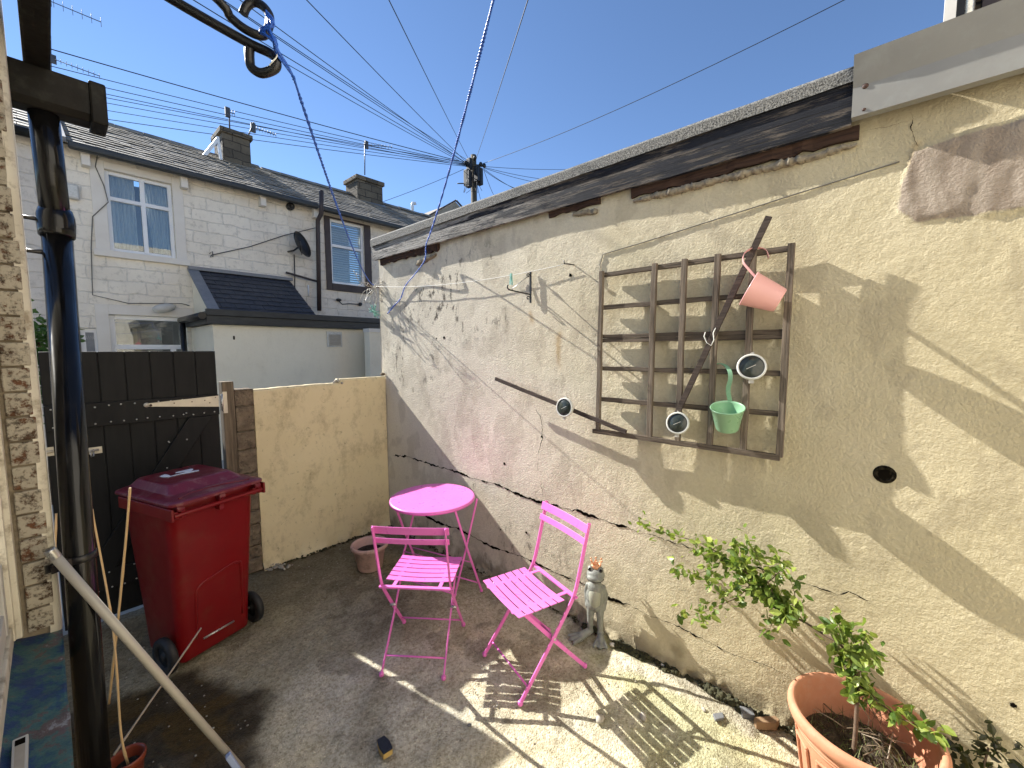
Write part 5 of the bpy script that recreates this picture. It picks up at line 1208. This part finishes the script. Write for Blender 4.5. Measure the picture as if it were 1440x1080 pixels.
# ================================================================== POTS
def pot(name, label, c, r1, r2, h, mat, lip=.018, th=.010, n=48, soil=None, soil_z=None, soil_mat=None, group=None):
    t = thing(name, label, 'pot', c, group); m_ = Matrix.Translation(c)
    rr = lambda z: r2+(r1-r2)*z/h
    b = MB(); b.lathe([(0,0),(r2-.006,0),(r2,.008),(rr(h*.8),h*.80),(r1+lip*.35,h*.82),(r1+lip*.8,h*.86),(r1+lip,h*.94),(r1+lip*.8,h*.99),(r1+lip*.4,h),(r1-th*.3,h*.985),(r1-th,h*.93),(r2-th,.02),(0,.02)], n, 0, m_); bd_ = b.build('pot_body', mat, t)
    if soil_z:
        b = MB(); n_ = 20; R0 = rr(soil_z)-th-.001; b.v.append(Vector(c)+Vector((0,0,soil_z+.01)))
        for i in range(1, 6):
            for k in range(n_): a = 2*math.pi*k/n_; b.v.append(Vector(c)+Vector((R0*i/5*math.cos(a), R0*i/5*math.sin(a), soil_z+random.uniform(-.012,.012)*(i < 5))))
        for k in range(n_): b.face((0, 1+k, 1+(k+1) % n_), 0, True)
        for i in range(4):
            for k in range(n_): a0 = 1+i*n_; b.face((a0+k, a0+n_+k, a0+n_+(k+1) % n_, a0+(k+1) % n_), 0, True)
        b.build('soil', soil_mat or MT['soil'], t)
    return t, bd_
pot('flower_pot', 'dusty pink plastic flower pot half filled with soil in the yard corner', (1.625, 3.01, .004), .128, .095, .205, MT['pinkpot'], .018, .007, 48, None, .14)
t1, _ = pot('flower_pot', 'brown plastic pot holding canes beside the foot of the drainpipe', (.105, 2.155, .0), .052, .040, .155, MT['brownpot'], .006, .004, 36, None, .11)
pot('flower_pot', 'brown plastic pot half hidden behind the foot of the drainpipe', (-.045, 2.10, .0), .052, .040, .155, MT['brownpot'], .006, .004, 36, None, .11)
PC = Vector((1.925, -.005, 0)); PH = .385
bigp = thing('planter', 'large terracotta planter with ribbed rim in the bottom right corner', 'planter', PC)
prof = [(0,0),(.150,0),(.158,.01),(.196,.285),(.197,.290),(.203,.293),(.203,.299),(.199,.302),(.205,.305),(.205,.311),(.201,.314),(.208,.318),(.208,.324),(.205,.327),(.214,.332),(.226,.340),(.231,.356),(.230,.372),(.224,.383),(.214,.386),(.206,.381),(.203,.368),(.194,.30),(.150,.02),(0,.02)]
b = MB(); b.lathe(prof, 72, 0, Matrix.Translation(PC)); pb = b.build('pot_body', MT['terracotta'], bigp)
for k in range(10):
    a = 2*math.pi*k/10+.2; m_ = Matrix.Translation(PC) @ Matrix.Rotation(a, 4, 'Z') @ Matrix.Translation((.176,0,.14)) @ Matrix.Rotation(R(8.3), 4, 'Y')
    b = MB()
    for (y0, y1, z0, z1) in ((-.042,.042,.115,.125),(-.042,.042,-.115,-.105),(-.042,-.032,-.1045,.1145),(.032,.042,-.1045,.1145)): b.box((-.004,y0,z0),(.006,y1,z1), 0, m_)
    b.build('moulded_panel', MT['terracotta'], pb, None, .003)
SZ = .235
b = MB(); n_ = 28; R0 = .186; b.v.append(PC+Vector((0,0,SZ+.02)))
for i in range(1, 9):
    for k in range(n_): a = 2*math.pi*k/n_; b.v.append(PC+Vector((R0*i/8*math.cos(a), R0*i/8*math.sin(a), SZ+random.uniform(-.014,.016)*(i < 8))))
for k in range(n_): b.face((0, 1+k, 1+(k+1) % n_), 0, True)
for i in range(7):
    for k in range(n_): a0 = 1+i*n_; b.face((a0+k, a0+n_+k, a0+n_+(k+1) % n_, a0+(k+1) % n_), 0, True)
b.build('soil', MT['soil2'], bigp)
r = random.Random(31); b = MB()
for i in range(420):
    rad = R0*.93*math.sqrt(r.random()); a = r.uniform(0, 6.28); q = PC+Vector((rad*math.cos(a), rad*math.sin(a), SZ)); L = r.uniform(.02,.075); v = Vector((r.gauss(0,.55), r.gauss(0,.55), 1)).normalized(); s = v.cross(Vector((r.gauss(0,1), r.gauss(0,1), 0))).normalized()*.0016
    k = len(b.v); b.v += [q-s, q+s, q+v*L*.6+s*.7, q+v*L*.6-s*.7, q+v*L+Vector((v.x,v.y,-.2))*L*.25]; mi = 0 if r.random() < .62 else 1; b.face((k,k+1,k+2,k+3), mi); b.face((k+3,k+2,k+4), mi)
wd = b.build('weeds', [MT['grass'], MT['dead']], bigp); wd['kind'] = 'stuff'
for i in range(9):
    rad = R0*.8*math.sqrt(r.random()); a = r.uniform(0, 6.28); q = PC+Vector((rad*math.cos(a), rad*math.sin(a), SZ+.02)); v = Vector((r.gauss(0,1), r.gauss(0,1), r.uniform(.1,.7))).normalized()
    b = MB(); b.tube([q, q+v*.05+Vector((0,0,.004)), q+v*r.uniform(.09,.16)], [.003,.0022,.001], 5); b.build('dead_twig', MT['dead'] if i % 3 else MT['greycane'], bigp)

sh = thing('potted_shrub', 'young shrub with a long leafy branch arching left from the terracotta planter', 'shrub', PC+Vector((-.03,0,SZ)))
def A(x, y, X): return at(x, y, 'x', X)
st0 = [A(1199,1068,1.915), A(1203,1030,1.925), A(1205,995,1.935), A(1209,966,1.945)]
br1 = [A(1209,966,1.945), A(1200,945,1.955), A(1192,920,1.965), A(1180,905,1.975), A(1160,893,1.985), A(1140,880,1.995), A(1116,866,2.005), A(1098,850,2.015), A(1078,832,2.02), A(1050,806,2.03), A(1020,784,2.045), A(985,764,2.06), A(950,753,2.075), A(920,743,2.085), A(886,728,2.09)]
br2 = [A(1209,966,1.945), A(1222,975,1.94), A(1240,990,1.93), A(1262,1008,1.92), A(1290,1020,1.91), A(1312,1030,1.90)]
sub = [[A(1092,845,2.015), A(1075,808,1.99), A(1062,778,1.97), A(1046,750,1.96)], [A(1098,850,2.015), A(1090,868,1.98), A(1082,885,1.965)], [A(1082,835,2.02), A(1050,825,1.985), A(1022,822,1.97), A(1000,818,1.965)],
       [A(1060,815,2.03), A(1040,838,1.98), A(1010,852,1.96), A(985,862,1.955), A(956,868,1.95)], [A(1050,806,2.03), A(1045,780,2.0), A(1036,765,1.99)], [A(1020,784,2.045), A(1000,800,2.01), A(975,806,2.0), A(950,796,1.99)], [A(1110,860,2.005), A(1118,840,1.98), A(1110,810,1.97)],
       [A(1192,920,1.965), A(1185,892,1.95), A(1170,872,1.94)], [A(1205,950,1.95), A(1222,925,1.93), A(1215,895,1.925)], [A(1072,826,2.02), A(1098,800,2.06), A(1090,780,2.08)]]
for P, ra, rb, nm in [(st0,.0075,.006,'stem'),(br1,.0055,.0012,'branch'),(br2,.004,.001,'branch')]+[(s_,.0024,.0008,'twig') for s_ in sub]:
    f = smooth(P, 5); b = MB(); b.tube(f, [ra+(rb-ra)*i/(len(f)-1) for i in range(len(f))], 8); b.build(nm, MT['bark'], sh)
pts = []
f1 = smooth(br1, 8); L1 = len(f1)
for i, p in enumerate(f1):
    u = i/L1; dens = 1 if u < .2 else (0 if u < .42 else (7 if u < .70 else (4 if u < .80 else 1.2)))
    pts += [p]*int(dens+.5)
for s_ in sub: pts += smooth(s_, 5)[3:]*3
pts += smooth(sub[7], 5)*2+smooth(sub[8], 5)*2+smooth(br1[:4], 6)*2
leafy('foliage', MT['leaf'], pts, 1000, .044, 8, sh, .021)
leafy('foliage', MT['leaf'], smooth(br2, 6)[2:]+[br2[-1]]*5+smooth(st0, 4)[-4:]*2, 90, .046, 9, sh, .013)
b = MB()
for i in range(14):
    q = A(1213,970,1.94)+Vector((random.uniform(-.02,.03), random.uniform(-.05,.03), random.uniform(-.03,.01))); b = MB(); b.tube([q, q+Vector((random.uniform(-.03,.03), random.uniform(-.06,.02), -.05)), q+Vector((random.uniform(-.04,.04), random.uniform(-.08,.02), -.10))], [.0016,.0012,.0006], 5); b.build('dead_twig', MT['dead'], sh)
ivp = at(1390, 1052, 'x', 2.12); iv = thing('withered_plant', 'dark withered plant against the wall foot behind the terracotta planter', 'plant', (ivp.x, ivp.y, 0))
leafy('foliage', MT['ivy'], [ivp+Vector((0,dy,dz)) for dy, dz in ((0,0),(.05,-.02),(-.04,.015),(.08,-.06),(-.06,-.03),(.02,-.08),(.10,-.10),(-.01,.05),(.0,-.14),(.06,-.16))], 130, .040, 12, iv, .020)
b = MB(); b.tube([Vector((2.13, ivp.y, .0)), Vector((2.12, ivp.y+.02, .14)), ivp], [.008,.006,.003], 7); b.build('stem', MT['bark'], iv)

# ================================================================== FROG STATUE
fg = thing('frog_statue', 'grey frog garden statue standing upright with a little copper crown', 'statue', (2.105, 1.225, 0))
FO = Vector((2.105, 1.225, .004)); ff = Vector((-.93, -.37, 0)).normalized(); fs = Vector((-ff.y, ff.x, 0)); FS = .985   # fs: image right
def F(u, s, z): return FO+(ff*u+fs*s+Vector((0,0,z)))*FS
def remeshed(b, name, mat, parent, vox, it=4):
    o = b.build(name, mat, parent); md = o.modifiers.new('remesh', 'REMESH'); md.mode = 'VOXEL'; md.voxel_size = vox; md.use_smooth_shade = True
    sm = o.modifiers.new('smooth', 'SMOOTH'); sm.factor = .5; sm.iterations = it; return o
def cap(b, P, rr): 
    for (p, q, r1, r2) in zip(P[:-1], P[1:], rr[:-1], rr[1:]):
        n = 8
        for i in range(n+1): b.ball(p.lerp(q, i/n), r1+(r2-r1)*i/n, 10)
rot = Matrix(((fs.x, ff.x, 0), (fs.y, ff.y, 0), (0, 0, 1)))
b = MB()
b.ball(F(0,0,.27), (.056,.046,.075), 18, 0, rot); b.ball(F(.004,0,.325), (.047,.040,.05), 16, 0, rot); b.ball(F(-.004,0,.225), (.052,.046,.05), 16, 0, rot)
cap(b, [F(0,0,.345), F(.003,0,.385)], [.032,.030])
b.ball(F(.006,0,.412), (.055,.048,.040), 18, 0, rot); b.ball(F(.030,0,.402), (.050,.036,.026), 16, 0, rot); b.ball(F(.026,0,.392), (.042,.034,.018), 14, 0, rot)
for s in (-1, 1):
    b.ball(F(.010, s*.030, .446), (.019,.019,.021), 12, 0, rot)
    cap(b, [F(0, s*.026, .22), F(.004, s*.030, .13), F(-.006, s*.031, .045)], [.031,.021,.018])
    cap(b, [F(.0, s*.047, .335), F(-.022, s*.062, .275), F(-.004, s*.054, .215)], [.016,.013,.012])
    b.ball(F(.002, s*.052, .205), (.013,.016,.018), 10, 0, rot)
for s, (du, ds), L in ((-1, (.62,-.78), .125), (1, (.97,.15), .085)):
    p0 = F(-.006, s*.031, .035); d = Vector((ff*du+fs*ds)).normalized(); sd_ = Vector((-d.y, d.x, 0))
    cap(b, [p0, p0+d*L*.5+Vector((0,0,-.012))], [.022,.020])
    for k in (-1, 0, 1):
        e = p0+d*L*(1 if k else 1.06)+sd_*k*.034; e.z = FO.z+.010; cap(b, [p0+d*.02+Vector((0,0,-.010)), p0.lerp(e,.6)+Vector((0,0,-.006)), e], [.018,.015,.011])
    for i in range(5):
        q = p0+d*L*(.35+.12*i); q.z = FO.z+.012; b.ball(q, (.016+.004*i, .016+.004*i, .009), 10)
remeshed(b, 'body', MT['frog'], fg, .0045, 3)
b = MB(); b.ball(F(.020,0,.275), (.040,.032,.072), 18, 0, rot); b.build('belly', MT['frogbelly'], fg)
b = MB(); b.tube(smooth([F(.028,-.052,.402), F(.050,-.036,.393), F(.064,0,.391), F(.050,.036,.393), F(.028,.052,.402)], 5), .0028, 6); b.build('mouth', MT['rubber'], fg)
for s in (-1, 1): b = MB(); b.ball(F(.0215, s*.033, .448), .011, 12); b.build('eye', MT['blackpipe'], fg)
cm = Matrix.Translation(F(-.004, 0, .448)) @ rot.to_4x4() @ Matrix.Rotation(R(6), 4, 'X')
b = MB(); b.lathe([(.024,0),(.027,0),(.030,.022),(.027,.022)], 24, 0, cm, True)
for k in range(6):
    a = 2*math.pi*k/6+.3; c = Vector((.0285*math.cos(a), .0285*math.sin(a), .021)); tdir = Vector((-math.sin(a), math.cos(a), 0)); top_ = Vector((.035*math.cos(a), .035*math.sin(a), .046))
    b.prism([cm @ (c-tdir*.012), cm @ (c+tdir*.012), cm @ top_], cm.to_3x3() @ Vector((-.003*math.cos(a), -.003*math.sin(a), 0)))
cr = b.build('crown', MT['crown'], fg)
for k in range(6): a = 2*math.pi*k/6+.3; b = MB(); b.ball(cm @ Vector((.0355*math.cos(a), .0355*math.sin(a), .049)), .0062, 10); b.build('crown_ball', MT['crown'], cr)

# ================================================================== CANES, MOP, SILL BITS
def cane(P, rad, mat, label, group=None):
    f = smooth(P, 6); b = MB(); rs = []
    for i in range(len(f)): rs.append(rad*(1.22 if i % 7 == 3 else 1.0)*(1-.18*i/len(f)))
    b.tube(f, rs, 8); tag(b.build('garden_cane', mat, None, P[0]), label, 'cane', group)
cane([Vector((.105,2.15,.12)), at(170,1030,'y',2.17), at(162,915,'y',2.25), at(152,840,'y',2.33), at(129,716,'y',2.42)], .0042, MT['cane'], 'thin bamboo cane standing in the brown pot and bending left')
cane([at(153,990,'y',2.50), at(165,880,'y',2.44), at(176,770,'y',2.38), at(183,686,'y',2.33)], .0048, MT['cane'], 'bamboo cane leaning right in front of the red bin')
cane([at(77,905,'y',2.55), at(77,800,'y',2.6), at(79,722,'y',2.65)], .0045, MT['cane'], 'upright bamboo cane left of the drainpipe above the blue sill')
cane([at(160,1062,'y',2.16), at(205,996,'y',2.25), at(283,883,'y',2.42)], .0042, MT['greycane'], 'grey weathered cane slanting up to the right from the brown pot')
mp = thing('mop', 'grey metal mop handle leaning from the ground against the drainpipe clamp', 'mop', (.43, 1.95, 0))
m0 = far(69, 773, 1.25); m1 = at(340, 1082, 'z', .03); d = (m1-m0).normalized()
b = MB(); b.tube([m0+d*.02, m0.lerp(m1,.5), m1], .0132, 20); b.build('pole', MT['handle'], mp)
b = MB(); b.lathe([(.0085,0),(.0132,-.002),(.0140,.004),(.0140,.03),(.0134,.032)], 20, 0, Matrix.Translation(m0) @ d.to_track_quat('Z','Y').to_matrix().to_4x4()); b.lathe([(0,.02),(.0088,.018),(.0086,0)], 16, 0, Matrix.Translation(m0) @ d.to_track_quat('Z','Y').to_matrix().to_4x4()); b.build('end_collar', MT['steel'], mp)
sd_ = d.cross(Vector((0,0,1))).normalized(); up2 = sd_.cross(d).normalized(); b = MB(); q = m1-d*.14
for s in (-1, 1): b.prism([q+sd_*s*.019+up2*.012, q+sd_*s*.040+up2*.006, q+sd_*s*.062+d*.16-up2*.0, q+sd_*s*.022+d*.16], up2*-.020)
b.build('socket', MT['mopblue'], mp, None, .004)
p0, p1, p2_, p3 = at(17,1041,'z',.890), at(40,1031,'z',.886), at(38,1100,'z',.884), at(14,1104,'z',.888)
sv = thing('sill_channel', 'small grey plastic channel lying at the near end of the blue sill', 'channel', p0)
b = MB(); b.prism([p0, p1, p2_, p3], (0,0,-.016)); b.build('body', MT['cream_box'], sv, None, .002)
i0, i1 = p0.lerp(p3,.06).lerp(p1.lerp(p2_,.06),.18), p0.lerp(p3,.06).lerp(p1.lerp(p2_,.06),.82); i2, i3 = p0.lerp(p3,.95).lerp(p1.lerp(p2_,.95),.82), p0.lerp(p3,.95).lerp(p1.lerp(p2_,.95),.18)
b = MB(); b.prism([q+Vector((0,0,.0012)) for q in (i0.lerp(i3,.16), i1.lerp(i2,.16), i2, i3)], (0,0,-.004)); b.build('grit', MT['stone'], sv)
b = MB(); b.prism([q+Vector((0,0,.0012)) for q in (i0, i1, i1.lerp(i2,.14), i0.lerp(i3,.14))], (0,0,-.004)); b.build('slot', MT['crack'], sv)

# ================================================================== SMALL THINGS ON THE GROUND
sp = thing('sponge', 'small yellow scouring sponge with dark blue top lying on the concrete', 'sponge', at(541, 1055, 'z', .01))
q = at(541, 1053, 'z', .012); m_ = Matrix.Translation((q.x, q.y, .004)) @ Matrix.Rotation(R(-8), 4, 'Z')
b = MB(); b.prism([m_ @ Vector(p) for p in ((-.022,-.040,0),(.020,-.040,0),(.024,.0,0),(.016,.040,0),(-.018,.040,0),(-.025,.0,0))], (0,0,.024)); b.build('foam', MT['sponge'], sp, None, .004)
b = MB(); b.prism([m_ @ Vector(p) for p in ((-.022,-.040,.0245),(.020,-.040,.0245),(.024,.0,.0245),(.016,.040,.0245),(-.018,.040,.0245),(-.025,.0,.0245))], (0,0,.009)); b.build('scouring_pad', MT['scourer'], sp, None, .003)
def rock(px, py, size, mat, seed, label, group=None, flat=.6, name='stone', cat='stone'):
    r = random.Random(seed); q = at(px, py, 'z', size*flat*.5); b = MB(); b.ball(q, (size, size*r.uniform(.65,.95), size*flat), 12, 0, Matrix.Rotation(r.uniform(0,6), 3, 'Z'))
    for v in b.v:
        e = v-q; k = float(fbm(np.array(e.x*1/size*1.3+seed), np.array((e.y+e.z*1.7)/size*1.3), 1, 3, seed)); v += e*(k-.5)*.7
        v.z = max(v.z, .001)
    tag(b.build(name, mat, None, (q.x, q.y, 0)), label, cat, group)
rock(862, 907, .020, MT['whitestone'], 1, 'bright white pebble at the foot of the frog statue', 'pebbles on the concrete'); rock(878, 909, .017, MT['whitestone'], 2, 'second white pebble just right of the one below the frog', 'pebbles on the concrete')
rock(844, 1011, .026, MT['stone'], 3, 'pale oval pebble in the striped chair shadow', 'pebbles on the concrete', .7); rock(905, 1008, .022, MT['stone'], 4, 'dull brown pebble lying right of the oval one in the chair shadow', 'pebbles on the concrete')
rock(932, 935, .014, MT['whitestone'], 6, 'tiny white pebble near the dark crumbling wall foot', 'pebbles on the concrete'); rock(990, 998, .013, MT['stone'], 7, 'tiny pale stone on the mossy cement left of the slate shard', 'pebbles on the concrete'); rock(660, 1020, .010, MT['greyslab'], 8, 'tiny grey chip on the sunlit concrete in the foreground', 'pebbles on the concrete')
def shard(pp, h, mat, label, name, cat):
    P = [at(x, y, 'z', h) for x, y in pp]; b = MB(); b.prism(P, (0,0,-h+.001)); c = sum(P, Vector())/len(P); tag(b.build(name, mat, None, (c.x, c.y, 0), .003), label, cat)
shard([(1040,992),(1058,996),(1062,1006),(1044,1003)], .028, MT['greyslab'], 'small bluish slate shard beside the broken brick', 'slate_shard', 'slate')
shard([(1060,1008),(1090,1006),(1097,1012),(1092,1017),(1064,1015)], .040, MT['brickbit'], 'broken piece of brick on the cement left of the planter', 'broken_brick', 'brick')
shard([(1002,1003),(1016,1001),(1019,1009),(1006,1012)], .014, MT['greyslab'], 'flat grey stone flake left of the slate shard', 'stone_flake', 'stone')
r = random.Random(77); b = MB()
def clump(b, p, s): 
    for _ in range(3): b.ball(p+Vector((r.gauss(0,s*.6), r.gauss(0,s*.6), r.uniform(0,s*.3))), (s*r.uniform(.5,1.1), s*r.uniform(.5,1.1), s*r.uniform(.35,.7)), 6)
for i in range(240):
    t_ = r.random(); y = 1.32-t_*1.12; k = float(fbm(np.array(y), np.array(.5), 9, 3, 5))
    if k > .42: clump(b, Vector((2.165+r.gauss(0,.012)-.015*(k-.4)*4, y, .008)), r.uniform(.006,.018)*(1.2 if .45 < t_ < .8 or t_ < .35 else .7))
for i in range(110): x = r.uniform(1.05,2.15); clump(b, Vector((x, 3.60+r.gauss(0,.012), .004)), r.uniform(.004,.012))
for i in range(110): y = r.uniform(1.3,3.6); clump(b, Vector((2.165+r.gauss(0,.010), y, .004)), r.uniform(.004,.011))
o = b.build('wall_foot_moss', MT['moss']); o['kind'] = 'stuff'
b = MB()
for i in range(26): p = at(385+r.gauss(0,10), 797+r.gauss(0,3), 'z', .01); clump(b, p, r.uniform(.008,.02))
for i in range(500):
    p = Vector((r.uniform(.0,2.1), r.uniform(.3,3.5), .004)); s = r.uniform(.002,.006); b.ball(p, (s, s*r.uniform(.6,1), s*.6), 6)
o = b.build('grit', MT['stone']); o['kind'] = 'stuff'
